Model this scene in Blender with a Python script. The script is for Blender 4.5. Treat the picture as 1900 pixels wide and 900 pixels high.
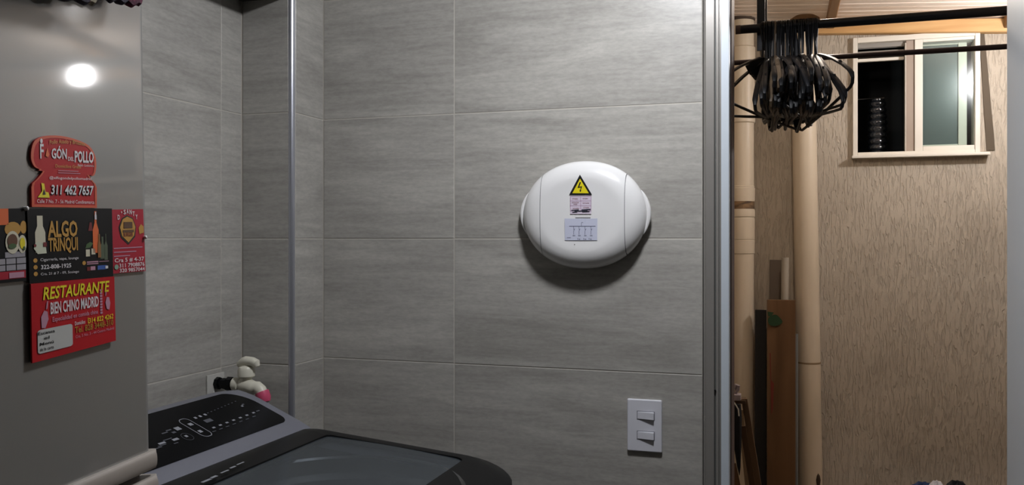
import bpy, bmesh, math, random
from mathutils import Vector, Matrix
random.seed(7)
PI = math.pi
S = bpy.context.scene
C = S.collection
for o in list(bpy.data.objects): bpy.data.objects.remove(o)

# ------------------------------------------------------------------ camera, world, light levels
CZ = 1.47                       # eye height
TH = math.radians(17.6)         # the camera looks 17.6 degrees left of the main wall's normal (+y)
FPX = 1600.0
cam = bpy.data.cameras.new('camera'); cam_o = bpy.data.objects.new('camera', cam); C.objects.link(cam_o)
cam.sensor_width = 36.0; cam.lens = FPX/1900*36.0; cam.clip_start = 0.02
cam.shift_y = -7/1900
cam_o.location = (0, 0, CZ); cam_o.rotation_euler = (PI/2, 0, TH)
S.camera = cam_o
S.view_settings.view_transform = 'Standard'; S.view_settings.look = 'None'
S.view_settings.gamma = 1.0; S.view_settings.use_curve_mapping = False
S.view_settings.exposure = 0.0
w = bpy.data.worlds.new('night'); S.world = w; w.use_nodes = True
w.node_tree.nodes['Background'].inputs[0].default_value = (0.012, 0.014, 0.02, 1)
w.node_tree.nodes['Background'].inputs[1].default_value = 0.3
ROOM_LAMP = 215.0               # emission of the kitchen ceiling lamp
PATIO_LAMP = 740.0              # emission of the patio bulb

def ray(px, py):
    a = (px-950)/FPX; b = (443-py)/FPX
    c, s = math.cos(TH), math.sin(TH)
    return Vector((a*c - s, a*s + c, b))
EYE = Vector((0, 0, CZ))
def on_y(px, py, y): d = ray(px, py); return EYE + d*(y/d.y)
def on_x(px, py, x): d = ray(px, py); return EYE + d*(x/d.x)

# ------------------------------------------------------------------ helpers
def lin(h):
    if isinstance(h, (tuple, list)): r = [c/255 for c in h]
    else: r = [int(h[i:i+2], 16)/255 for i in (0, 2, 4)]
    return tuple((c/12.92 if c <= .04045 else ((c+.055)/1.055)**2.4) for c in r) + (1,)

def mat(name, col, rough=.5, metal=0, spec=.5, coat=0, emit=None, bump=None, vary=None, trans=0, ior=1.45):
    m = bpy.data.materials.new(name); m.use_nodes = True
    nt = m.node_tree; b = nt.nodes['Principled BSDF']; I = b.inputs
    I['Base Color'].default_value = lin(col); I['Roughness'].default_value = rough; I['Metallic'].default_value = metal
    I['Specular IOR Level'].default_value = spec; I['Coat Weight'].default_value = coat; I['Coat Roughness'].default_value = .05
    I['IOR'].default_value = ior; I['Transmission Weight'].default_value = trans
    if emit: I['Emission Color'].default_value = lin(emit[0]); I['Emission Strength'].default_value = emit[1]
    if bump or vary:
        tc = nt.nodes.new('ShaderNodeTexCoord')
    if vary:                                     # (colour, scale xyz, detail): grain of a second colour
        mp = nt.nodes.new('ShaderNodeMapping'); mp.inputs['Scale'].default_value = vary[1]
        n = nt.nodes.new('ShaderNodeTexNoise'); n.inputs['Scale'].default_value = 1; n.inputs['Detail'].default_value = 6
        n.inputs['Distortion'].default_value = .4
        r = nt.nodes.new('ShaderNodeValToRGB'); r.color_ramp.elements[0].position = .35; r.color_ramp.elements[1].position = .68
        r.color_ramp.elements[0].color = lin(vary[0]); r.color_ramp.elements[1].color = lin(col)
        nt.links.new(tc.outputs['Object'], mp.inputs[0]); nt.links.new(mp.outputs[0], n.inputs['Vector'])
        nt.links.new(n.outputs['Fac'], r.inputs[0]); nt.links.new(r.outputs[0], I['Base Color'])
    if bump:                                     # (scale xyz, strength, distance)
        mp = nt.nodes.new('ShaderNodeMapping'); mp.inputs['Scale'].default_value = bump[0]
        n = nt.nodes.new('ShaderNodeTexNoise'); n.inputs['Scale'].default_value = 1; n.inputs['Detail'].default_value = 4
        bp = nt.nodes.new('ShaderNodeBump'); bp.inputs['Strength'].default_value = bump[1]; bp.inputs['Distance'].default_value = bump[2]
        nt.links.new(tc.outputs['Object'], mp.inputs[0]); nt.links.new(mp.outputs[0], n.inputs['Vector'])
        nt.links.new(n.outputs['Fac'], bp.inputs['Height']); nt.links.new(bp.outputs[0], I['Normal'])
    return m

def frame_for(t, prev=None):
    t = t.normalized()
    if prev is None:
        up = Vector((0, 0, 1)) if abs(t.z) < .9 else Vector((1, 0, 0))
        n = t.cross(up).normalized()
    else:
        n = (prev - t*prev.dot(t)).normalized()
    return n, t.cross(n)

class MB:
    def __init__(s): s.bm = bmesh.new()
    def poly(s, pts): return s.bm.faces.new([s.bm.verts.new(p) for p in pts])
    def grid(s, rows, close_u=False):
        vs = [[s.bm.verts.new(p) for p in r] for r in rows]
        n = len(vs[0])
        for a, b in zip(vs, vs[1:]):
            for i in range(n if close_u else n-1):
                j = (i+1) % n
                try: s.bm.faces.new((a[i], a[j], b[j], b[i]))
                except ValueError: pass
        return vs
    def box(s, x0, x1, y0, y1, z0, z1, bev=0, seg=2):
        g = bmesh.ops.create_cube(s.bm, size=1)['verts']
        for v in g:
            v.co = Vector(((x0+x1)/2 + v.co.x*(x1-x0), (y0+y1)/2 + v.co.y*(y1-y0), (z0+z1)/2 + v.co.z*(z1-z0)))
        if bev:
            es = list({e for v in g for e in v.link_edges})
            bmesh.ops.bevel(s.bm, geom=es, offset=bev, segments=seg, profile=.5, affect='EDGES')
        return s
    def bar(s, p0, p1, wx, wy, bev=0, roll=0):
        """square-section bar from p0 to p1"""
        p0, p1 = Vector(p0), Vector(p1); t = p1-p0
        n, b = frame_for(t)
        if roll: n, b = n*math.cos(roll)+b*math.sin(roll), b*math.cos(roll)-n*math.sin(roll)
        q = MB(); q.box(-wx/2, wx/2, -wy/2, wy/2, 0, t.length, bev)
        M = Matrix((n, b, t.normalized())).transposed().to_4x4(); M.translation = p0
        return s.join(q, M)
    def join(s, q, M=None):
        if M is not None: q.bm.transform(M)
        me = bpy.data.meshes.new('tmp'); q.bm.to_mesh(me); s.bm.from_mesh(me); bpy.data.meshes.remove(me); q.bm.free()
        return s
    def tube(s, path, r, seg=8, closed=False, caps=True):
        P = [Vector(p) for p in path]; n = None; rows = []
        R = r if isinstance(r, (list, tuple)) else [r]*len(P)
        k = len(P)
        for i, p in enumerate(P):
            t = (P[(i+1) % k]-P[i-1]) if closed else (P[min(i+1, k-1)]-P[max(i-1, 0)])
            n, b = frame_for(t, n)
            rows.append([p + (n*math.cos(2*PI*j/seg) + b*math.sin(2*PI*j/seg))*R[i] for j in range(seg)])
        if closed: rows.append(rows[0])
        vs = s.grid(rows, True)
        if closed: bmesh.ops.remove_doubles(s.bm, verts=vs[0]+vs[-1], dist=1e-6)
        elif caps:
            s.bm.faces.new(vs[0][::-1]); s.bm.faces.new(vs[-1])
        return s
    def cyl(s, p0, p1, r, seg=20): return s.tube([p0, p1], r, seg)
    def lathe(s, prof, o=(0, 0, 0), seg=28):
        o = Vector(o)
        rows = [[o + Vector((max(r, 1e-5)*math.cos(2*PI*j/seg), max(r, 1e-5)*math.sin(2*PI*j/seg), z)) for j in range(seg)] for r, z in prof]
        s.grid(rows, True); bmesh.ops.remove_doubles(s.bm, verts=s.bm.verts[:], dist=2e-5)
        return s
    def slab(s, outline, f0, f1):
        """solid between two images of a 2D outline"""
        a = [s.bm.verts.new(f0(*p)) for p in outline]; b = [s.bm.verts.new(f1(*p)) for p in outline]
        s.bm.faces.new(a[::-1]); s.bm.faces.new(b)
        for i in range(len(a)):
            j = (i+1) % len(a); s.bm.faces.new((a[i], a[j], b[j], b[i]))
        return s

W = {}
def link(o, parent, M):
    C.objects.link(o); o.parent = parent
    W[o] = M
    o.matrix_local = (W[parent].inverted() @ M) if parent else M
    return o
def obj(name, mb, m, parent=None, local=False, ang=32, origin=None, wn=True):
    bm = mb.bm
    bmesh.ops.recalc_face_normals(bm, faces=bm.faces[:])
    if parent: M = W[parent].copy()
    else:
        if origin is None:
            xs = [v.co for v in bm.verts]
            lo = Vector((min(v.x for v in xs), min(v.y for v in xs), min(v.z for v in xs))); hi = Vector((max(v.x for v in xs), max(v.y for v in xs), max(v.z for v in xs)))
            origin = ((lo.x+hi.x)/2, (lo.y+hi.y)/2, lo.z)
        M = Matrix.Translation(origin)
    if not local: bm.transform(M.inverted())
    me = bpy.data.meshes.new(name); bm.to_mesh(me); bm.free()
    me.polygons.foreach_set('use_smooth', [True]*len(me.polygons)); me.set_sharp_from_angle(angle=math.radians(ang))
    me.materials.append(m)
    o = link(bpy.data.objects.new(name, me), parent, M)
    if wn: mo = o.modifiers.new('weighted_normal', 'WEIGHTED_NORMAL'); mo.keep_sharp = True
    return o
def tag(o, label=None, cat=None, group=None, kind=None):
    for k, v in (('label', label), ('category', cat), ('group', group), ('kind', kind)):
        if v: o[k] = v
    return o
def thing(name, label, cat, loc, rot=(0, 0, 0), group=None):
    o = bpy.data.objects.new(name, None); o.empty_display_size = .05
    from mathutils import Euler
    link(o, None, Matrix.Translation(loc) @ Euler(rot).to_matrix().to_4x4())
    return tag(o, label, cat, group)
def struct(name, mb, m, parent=None, label=None, local=False):
    o = obj(name, mb, m, parent, local)
    if not parent: o['kind'] = 'structure'
    if label: o['label'] = label
    return o
def copy_tree(o, parent=None):
    c = o.copy(); C.objects.link(c); c.parent = parent
    for ch in list(o.children): copy_tree(ch, c)
    return c
def rrect(x0, x1, y0, y1, r, n=6):
    """rounded rectangle; r may be four radii (x1y1, x0y1, x0y0, x1y0)"""
    R = r if isinstance(r, (list, tuple)) else [r]*4
    out = []
    for (cx, cy, sx, sy, a0), q in zip(((x1, y1, 1, 1, 0), (x0, y1, -1, 1, 90), (x0, y0, -1, -1, 180), (x1, y0, 1, -1, 270)), R):
        for k in range(n+1):
            a = math.radians(a0 + 90*k/n)
            out.append((cx - sx*q + q*math.cos(a), cy - sy*q + q*math.sin(a)))
    return out
_txt = {}
def text_polys(body, bold=0.0, shear=0.0):
    """flat glyph faces of a line, normalised to the unit box"""
    key = (body, bold, shear)
    if key not in _txt:
        cu = bpy.data.curves.new('t', 'FONT'); cu.body = body; cu.offset = bold; cu.shear = shear; cu.resolution_u = 2
        cu.fill_mode = 'FRONT'
        o = bpy.data.objects.new('t', cu)
        me = bpy.data.meshes.new_from_object(o)
        vs = [v.co.copy() for v in me.vertices]; fs = [tuple(p.vertices) for p in me.polygons]
        bpy.data.meshes.remove(me); bpy.data.objects.remove(o); bpy.data.curves.remove(cu)
        x0 = min(v.x for v in vs); x1 = max(v.x for v in vs); y0 = min(v.y for v in vs); y1 = max(v.y for v in vs)
        _txt[key] = ([((v.x-x0)/(x1-x0), (v.y-y0)/max(y1-y0, 1e-6)) for v in vs], fs)
    return _txt[key]
def put_text(mb, body, box, f, bold=0.0, shear=0.0, arc=0):
    """write body into box=(u0,v0,u1,v1) of the surface map f(u,v)"""
    vs, fs = text_polys(body, bold, shear)
    u0, v0, u1, v1 = box
    bv = [mb.bm.verts.new(f(u0+(u1-u0)*a, v0+(v1-v0)*b - arc*(2*a-1)**2)) for a, b in vs]
    for t in fs:
        try: mb.bm.faces.new([bv[i] for i in t])
        except ValueError: pass
    return mb
def put_poly(mb, pts, f): mb.poly([f(*p) for p in pts]); return mb
def put_rect(mb, u0, v0, u1, v1, f): return put_poly(mb, [(u0, v0), (u1, v0), (u1, v1), (u0, v1)], f)
def circle(cx, cy, rx, ry, n=20, a0=0): return [(cx+rx*math.cos(a0+2*PI*k/n), cy+ry*math.sin(a0+2*PI*k/n)) for k in range(n)]

# ------------------------------------------------------------------ materials
def tile_mat(name, dark, mid, light, rough=.36):
    m = bpy.data.materials.new(name); m.use_nodes = True; nt = m.node_tree; N = nt.nodes; L = nt.links
    b = N['Principled BSDF']; b.inputs['Roughness'].default_value = rough; b.inputs['Specular IOR Level'].default_value = .45
    tc = N.new('ShaderNodeTexCoord'); oi = N.new('ShaderNodeObjectInfo')
    mul = N.new('ShaderNodeVectorMath'); mul.operation = 'SCALE'; mul.inputs[0].default_value = (17, 5, 11); L.new(oi.outputs['Random'], mul.inputs['Scale'])
    add = N.new('ShaderNodeVectorMath'); L.new(tc.outputs['Object'], add.inputs[0]); L.new(mul.outputs[0], add.inputs[1])
    def noise(scale, rot, detail, dist):
        mp = N.new('ShaderNodeMapping'); mp.inputs['Scale'].default_value = scale; mp.inputs['Rotation'].default_value = (0, rot, 0)
        n = N.new('ShaderNodeTexNoise'); n.inputs['Scale'].default_value = 1; n.inputs['Detail'].default_value = detail
        n.inputs['Roughness'].default_value = .62; n.inputs['Distortion'].default_value = dist
        L.new(add.outputs[0], mp.inputs[0]); L.new(mp.outputs[0], n.inputs['Vector']); return n
    n1 = noise((1.7, 1, 12), .10, 6, 1.2); n2 = noise((7, 1, 75), .06, 5, .5); n3 = noise((60, 1, 160), 0, 3, 0)
    r = N.new('ShaderNodeValToRGB'); e = r.color_ramp.elements
    e[0].position = .28; e[0].color = lin(dark); e[1].position = .72; e[1].color = lin(light)
    k = e.new(.5); k.color = lin(mid)
    L.new(n1.outputs['Fac'], r.inputs[0])
    r2 = N.new('ShaderNodeValToRGB'); f = r2.color_ramp.elements
    f[0].position = .34; f[0].color = (.80, .795, .79, 1); f[1].position = .60; f[1].color = (1.04, 1.04, 1.04, 1)
    L.new(n2.outputs['Fac'], r2.inputs[0])
    mx = N.new('ShaderNodeMix'); mx.data_type = 'RGBA'; mx.blend_type = 'MULTIPLY'; mx.inputs[0].default_value = .6
    L.new(r.outputs[0], mx.inputs[6]); L.new(r2.outputs[0], mx.inputs[7])
    r3 = N.new('ShaderNodeValToRGB'); g = r3.color_ramp.elements
    g[0].position = .3; g[0].color = (.8, .8, .8, 1); g[1].position = .65; g[1].color = (1.08, 1.08, 1.08, 1)
    L.new(n3.outputs['Fac'], r3.inputs[0])
    mx2 = N.new('ShaderNodeMix'); mx2.data_type = 'RGBA'; mx2.blend_type = 'MULTIPLY'; mx2.inputs[0].default_value = .6
    L.new(mx.outputs[2], mx2.inputs[6]); L.new(r3.outputs[0], mx2.inputs[7])
    L.new(mx2.outputs[2], b.inputs['Base Color'])
    bp = N.new('ShaderNodeBump'); bp.inputs['Strength'].default_value = .12; bp.inputs['Distance'].default_value = .002
    L.new(n2.outputs['Fac'], bp.inputs['Height']); L.new(bp.outputs[0], b.inputs['Normal'])
    return m

def stucco_mat():
    m = bpy.data.materials.new('scratched_stucco'); m.use_nodes = True; nt = m.node_tree; N = nt.nodes; L = nt.links
    b = N['Principled BSDF']; b.inputs['Roughness'].default_value = .85; b.inputs['Specular IOR Level'].default_value = .2
    tc = N.new('ShaderNodeTexCoord')
    def noise(scale, detail, dist=0.):
        mp = N.new('ShaderNodeMapping'); mp.inputs['Scale'].default_value = scale
        n = N.new('ShaderNodeTexNoise'); n.inputs['Scale'].default_value = 1; n.inputs['Detail'].default_value = detail; n.inputs['Distortion'].default_value = dist
        L.new(tc.outputs['Object'], mp.inputs[0]); L.new(mp.outputs[0], n.inputs['Vector']); return n
    gr = noise((112, 112, 18), 3, .8); fine = noise((220, 220, 160), 3); big = noise((3, 3, 3), 4)
    rr = N.new('ShaderNodeValToRGB'); e = rr.color_ramp.elements; e[0].position = .36; e[0].color = (0, 0, 0, 1); e[1].position = .50; e[1].color = (1, 1, 1, 1)
    L.new(gr.outputs['Fac'], rr.inputs[0])
    mh = N.new('ShaderNodeMath'); mh.operation = 'MULTIPLY_ADD'; mh.inputs[1].default_value = .35
    L.new(fine.outputs['Fac'], mh.inputs[0]); L.new(rr.outputs[0], mh.inputs[2])
    bp = N.new('ShaderNodeBump'); bp.inputs['Strength'].default_value = .85; bp.inputs['Distance'].default_value = .0036
    L.new(mh.outputs[0], bp.inputs['Height']); L.new(bp.outputs[0], b.inputs['Normal'])
    cr = N.new('ShaderNodeValToRGB'); f = cr.color_ramp.elements; f[0].position = .3; f[0].color = lin('A89D8E'); f[1].position = .7; f[1].color = lin('BBB0A0')
    L.new(big.outputs['Fac'], cr.inputs[0]); L.new(cr.outputs[0], b.inputs['Base Color'])
    return m

TILE = tile_mat('grey_veined_tile', '99968F', 'A9A69F', 'B9B6AE')
GROUT = mat('grout', 'B9B4AA', .8)
STUCCO = stucco_mat()
GREYPAINT = mat('grey_paint', '6E6A64', .7)
WHITEPAINT = mat('white_paint', 'C8C6C0', .7, bump=((60, 60, 60), .1, .001))
FLOOR = mat('floor_tile', '6E6A63', .4, vary=('5E5A54', (5, 5, 5)))
ALU = mat('pale_aluminium', 'C6CED4', .4, .1, bump=((200, 200, 4), .03, .001))
ALU_GREY = mat('grey_aluminium', '918D87', .34, .35, bump=((200, 200, 4), .03, .001))
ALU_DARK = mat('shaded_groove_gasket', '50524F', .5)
CHROME = mat('polished_trim', 'C8CAD2', .3, .85)
FRIDGE = mat('grey_enamel', '7F7E7A', .36, .2, .5, .6, bump=((180, 180, 180), .03, .0004))
FRIDGE_TRIM = mat('warm_grey_plastic', '9C948B', .38)
WHITE_PL = mat('white_glossy_plastic', 'E6E5E3', .22, 0, .5, coat=.3)
WHITE_SW = mat('white_switch_plastic', 'D4D4DA', .3)
BLACK = mat('black_plastic', '090A0C', .3, 0, .2)
BLACK_GLOSS = mat('black_glossy_panel', '050609', .25, 0, .12)
SILVER = mat('silver_grey_plastic', '7E7F88', .38, .25)
IVORY = mat('ivory_plastic', 'D5D1C0', .35)
PVC = mat('beige_pipe_plastic', 'CDBEA8', .42, vary=('BFB099', (5, 5, 2)))
PINE = mat('yellow_pine', 'D6AE78', .55, vary=('B98C56', (2, 25, 25)))
PINE_DK = mat('brown_pine', '9A7247', .6, vary=('7F5B36', (30, 3, 30)))
ROOFWOOD = mat('pale_roof_boards', 'F0E2D4', .34, 0, .7, vary=('E2CEBC', (2, 30, 30)))
BROWNWOOD = mat('brown_board', '6E5034', .5, vary=('573C22', (14, 14, 1.5)))
DARKWOOD = mat('dark_shelf_wood', '2C2826', .5, vary=('221F1D', (20, 3, 20)))
WINFRAME = mat('off_white_window_aluminium', 'D8D2C6', .4)
SHADOW_TAUPE = mat('shadow_taupe', '564B3D', .8)
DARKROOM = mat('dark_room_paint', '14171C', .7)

# ------------------------------------------------------------------ structure
XL, YB, XC, YC, XE = -1.253, 1.933, -1.113, 1.79, -0.174      # left wall, main wall, column side, column face, end of main wall
CEIL = 2.31
KL = (-.23, 1.31, CEIL)                                         # the kitchen ceiling lamp
XR, YN = 1.45, -1.25
XD = 0.44                                                       # right side of the doorway
struct('floor', MB().box(XL-.12, XR+.1, YN-.1, YB+.12, -.1, 0), FLOOR)
struct('ceiling', MB().box(XL-.12, XR+.1, YN-.1, YB+.12, CEIL, CEIL+.1), WHITEPAINT)
ZR = [0, .27, .57, .87, 1.17, 1.47, 1.77, 2.07, 2.31]    # tile courses
TH_T = .009
tile_cache = {}
def tiles(wall, us, zs, gap=.0022, place=None):
    """lay single tiles on a wall whose local frame is x along, -y out, z up"""
    for u0, u1 in zip(us, us[1:]):
        for z0, z1 in zip(zs, zs[1:]):
            wd, h = u1-u0-gap, z1-z0-gap
            key = (round(wd, 4), round(h, 4))
            if key not in tile_cache:
                q = MB(); q.box(-wd/2, wd/2, -TH_T, 0, -h/2, h/2)
                es = [e for e in q.bm.edges if all(v.co.y < -TH_T*.5 for v in e.verts)]
                bmesh.ops.bevel(q.bm, geom=es, offset=.0009, segments=1, affect='EDGES')
                bmesh.ops.recalc_face_normals(q.bm, faces=q.bm.faces[:])
                me = bpy.data.meshes.new('tile'); q.bm.to_mesh(me); q.bm.free(); me.materials.append(TILE); tile_cache[key] = me
            t = bpy.data.objects.new('tile', tile_cache[key])
            link(t, wall, W[wall] @ Matrix.Translation(((u0+u1)/2 + random.uniform(-.0003, .0003), random.uniform(0, .0006), (z0+z1)/2)))
def wall_obj(name, mb, m, origin, rz):
    bm = mb.bm; bmesh.ops.recalc_face_normals(bm, faces=bm.faces[:])
    me = bpy.data.meshes.new(name); bm.to_mesh(me); bm.free(); me.materials.append(m)
    o = link(bpy.data.objects.new(name, me), None, Matrix.Translation(origin) @ Matrix.Rotation(rz, 4, 'Z')); o['kind'] = 'structure'
    return o
G = .0012                                                       # grout sits this far behind the tile faces
# main wall: local origin at its end by the doorway
L_main = XE-XC
wb = wall_obj('wall_back', MB().box(-L_main-.15, 0, G-TH_T, .12, 0, CEIL), GROUT, (XE, YB+TH_T, 0), 0)
u843 = on_y(843, 443, YB).x
tiles(wb, [XC-XE, u843-XE, 0], ZR)
# boxed-in column in the left corner: front and side
wc = wall_obj('wall_column', MB().box(0, XC-XL-TH_T, G-TH_T, YB-YC-TH_T, 0, CEIL), GROUT, (XL, YC+TH_T, 0), 0)
tiles(wc, [0.001, XC-XL-.011], ZR)
wcs = wall_obj('wall_column_side', MB().box(.012, YB-YC, G-TH_T, .003, 0, CEIL), GROUT, (XC-TH_T, YC, 0), PI/2)
tiles(wcs, [.013, YB-YC-.001], ZR)
# left wall: local x runs along +y
y0L = .36
wl = wall_obj('wall_left', MB().box(-.05+YN-y0L, YC-y0L+.16, G-TH_T, .12, 0, CEIL), GROUT, (XL-TH_T, y0L, 0), PI/2)
yj = on_x(411, 443, XL).y
tiles(wl, [yj-1.2-y0L+.0, yj-.6-y0L, yj-y0L, YC-y0L-.001], ZR)
struct('wall_right', MB().box(XR, XR+.1, YN-.1, YB+.12, 0, CEIL), GREYPAINT)
struct('wall_front', MB().box(XL-.12, XR, YN-.1, YN, 0, CEIL), GREYPAINT)
struct('wall_doorway_side', MB().box(XD+.065, XR, YB+.001, YB+.12, 0, CEIL), WHITEPAINT)
struct('wall_doorway_top', MB().box(XE+.001, XD+.065, YB+.001, YB+.12, 2.16, CEIL), WHITEPAINT)
# chrome edge trim on the column's outer corner
q = MB(); r = .011
prof = [(XC-r-.001, YC+.003)] + [(XC-r + r*math.sin(a), YC+r - r*math.cos(a)) for a in [PI/2*k/8 for k in range(9)]] + [(XC-.003, YC+r+.001)]
q.slab(prof, lambda x, y: (x, y, 0), lambda x, y: (x, y, CEIL))
struct('trim_1', q, CHROME)
# doorway frame: aluminium sliding-door profile, two uprights and a head
def jamb(name, x0, sgn, z1=2.16):
    """outer face steps: wing, groove, rib, groove, bright fin"""
    st = [(0, -.004), (.004, -.006), (.006, -.016), (.0235, -.016), (.0245, -.011), (.0265, -.011), (.0275, -.015), (.033, -.015),
          (.0338, -.008), (.0385, -.008), (.0387, .115), (0, .115)]
    pts = [(x0 + sgn*a, YB + b) for a, b in st]
    q = MB(); q.slab(pts, lambda x, y: (x, y, 0), lambda x, y: (x, y, z1)); o = struct(name, q, ALU_GREY)
    pts = [(x0 + sgn*a, YB + b) for a, b in [(.0388, -.008), (.0395, -.028), (.0555, -.028), (.0575, -.024), (.0575, .115), (.0388, .115)]]
    q = MB(); q.slab(pts, lambda x, y: (x, y, 0), lambda x, y: (x, y, z1)); obj('pale_fin', q, ALU, o)
    return o
j1 = jamb('trim_2', XE+.0025, 1)
j2 = jamb('trim_3', XD+.0625, -1)
q = MB(); q.box(XE+.06, XD+.005, YB-.026, YB+.115, 2.105, 2.16, .002)
struct('trim_4', q, ALU)
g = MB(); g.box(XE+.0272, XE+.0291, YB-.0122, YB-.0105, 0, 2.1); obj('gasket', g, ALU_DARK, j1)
g = MB(); g.cyl(on_y(1327, 725, YB-.0175), on_y(1327, 725, YB-.0145), .0022, 10); obj('screw_hole', g, BLACK, j1)
g = MB(); g.box(XE+.0592, XE+.0625, YB-.010, YB+.10, 0, 2.1); obj('weather_strip', g, mat('reddish_brown_strip', '5A4640', .7), j1)

# patio shell
YW = 4.2
PXL, PXR = -.50, 1.62
struct('floor_patio', MB().box(PXL-.1, PXR+.1, YB+.121, YW+.2, -.1, -.002), mat('patio_concrete', '7D7468', .8, vary=('6A6257', (4, 4, 4))))
wA, wB2 = on_y(1582, 250, YW).x, on_y(1817, 250, YW).x        # window opening
wz0 = (on_y(1582, 289, YW).z + on_y(1831, 284, YW).z)/2; wz1 = (on_y(1582, 70, YW).z + on_y(1815, 60, YW).z)/2
w2A = on_y(1885, 250, YW).x; w2B = w2A+.47
q = MB(); T0, T1 = YW, YW+.14
ZT = 2.75
q.box(PXL-.1, wA, T0, T1, 0, ZT); q.box(wB2, w2A, T0, T1, 0, ZT); q.box(w2B, PXR+.1, T0, T1, 0, ZT)
for a, b in ((wA, wB2), (w2A, w2B)): q.box(a, b, T0, T1, 0, wz0); q.box(a, b, T0, T1, wz1, ZT)
struct('wall_patio_back', q, STUCCO)
struct('wall_patio_left', MB().box(PXL-.1, PXL, YB+.121, YW, 0, ZT), STUCCO)
struct('wall_patio_right', MB().box(PXR, PXR+.1, YB+.121, YW, 0, ZT), STUCCO)
q = MB(); q.box(PXL, XE+.0, YB+.121, YB+.14, 0, ZT); q.box(XD+.07, PXR, YB+.121, YB+.14, 0, ZT); q.box(XE, XD+.07, YB+.121, YB+.14, 2.16, ZT)
struct('wall_patio_front', q, STUCCO)
# dark bathroom behind the windows
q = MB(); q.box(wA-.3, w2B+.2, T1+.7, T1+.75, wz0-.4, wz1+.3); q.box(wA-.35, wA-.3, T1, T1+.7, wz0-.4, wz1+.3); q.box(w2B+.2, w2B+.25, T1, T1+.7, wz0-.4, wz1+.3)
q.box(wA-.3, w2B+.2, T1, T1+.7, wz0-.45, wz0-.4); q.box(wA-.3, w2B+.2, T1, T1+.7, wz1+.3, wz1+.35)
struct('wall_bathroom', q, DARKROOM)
# sloping wooden roof: boards across, joists under them, wall beam
ROOF_SL = -.062
def rz(x): return CZ + 1.012 + ROOF_SL*(x+.13)
def roofpt(x, y, dz): return (x, y, rz(x)+dz)
q = MB(); q.slab([(PXL, YB+.12), (PXR, YB+.12), (PXR, YW), (PXL, YW)], lambda x, y: roofpt(x, y, .022), lambda x, y: roofpt(x, y, .04))
roof = struct('ceiling_patio', q, PINE_DK)
bw = .062; k = 0; y = YW-.001
while y-bw > YB+.13:
    q = MB(); q.slab([(PXL+.002, y-bw+.003), (PXR-.002, y-bw+.003), (PXR-.002, y-.003), (PXL+.002, y-.003)], lambda x, yy: roofpt(x, yy, .0012*(k % 2)), lambda x, yy: roofpt(x, yy, .0215))
    bmesh.ops.bevel(q.bm, geom=[e for e in q.bm.edges if all(v.co.z < rz(v.co.x)+.01 for v in e.verts) and abs(e.verts[0].co.x-e.verts[1].co.x) > .5], offset=.003, segments=1, affect='EDGES')
    obj('plank', q, ROOFWOOD, roof); y -= bw; k += 1
def beam(name, xa, xb, ya, yb, d0, d1, m):
    q = MB(); q.slab([(xa, ya), (xb, ya), (xb, yb), (xa, yb)], lambda x, y: roofpt(x, y, d0), lambda x, y: roofpt(x, y, d1))
    bmesh.ops.bevel(q.bm, geom=q.bm.edges[:], offset=.003, segments=1, affect='EDGES')
    return obj(name, q, m, roof)
beam('wall_beam', on_y(1500, 45, YW-.02).x, PXR-.01, YW-.045, YW-.001, -.062, -.004, PINE)
xj = on_y(1541, 36, YW-.1).x; beam('joist', xj-.018, xj+.018, YB+.15, YW-.05, -.042, -.0005, PINE_DK)
xj = on_y(1880, 36, YW-.1).x; beam('joist', xj-.024, xj+.024, YB+.15, YW-.05, -.048, -.0005, PINE_DK)
q = MB(); hk = on_y(1480, 6, 3.62); q.tube([(hk.x, hk.y, rz(hk.x)+.001), (hk.x, hk.y, rz(hk.x)-.012), (hk.x+.004, hk.y, rz(hk.x)-.018), (hk.x+.012, hk.y, rz(hk.x)-.016)], .004, 8)
obj('hook', q, BLACK, roof)

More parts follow.
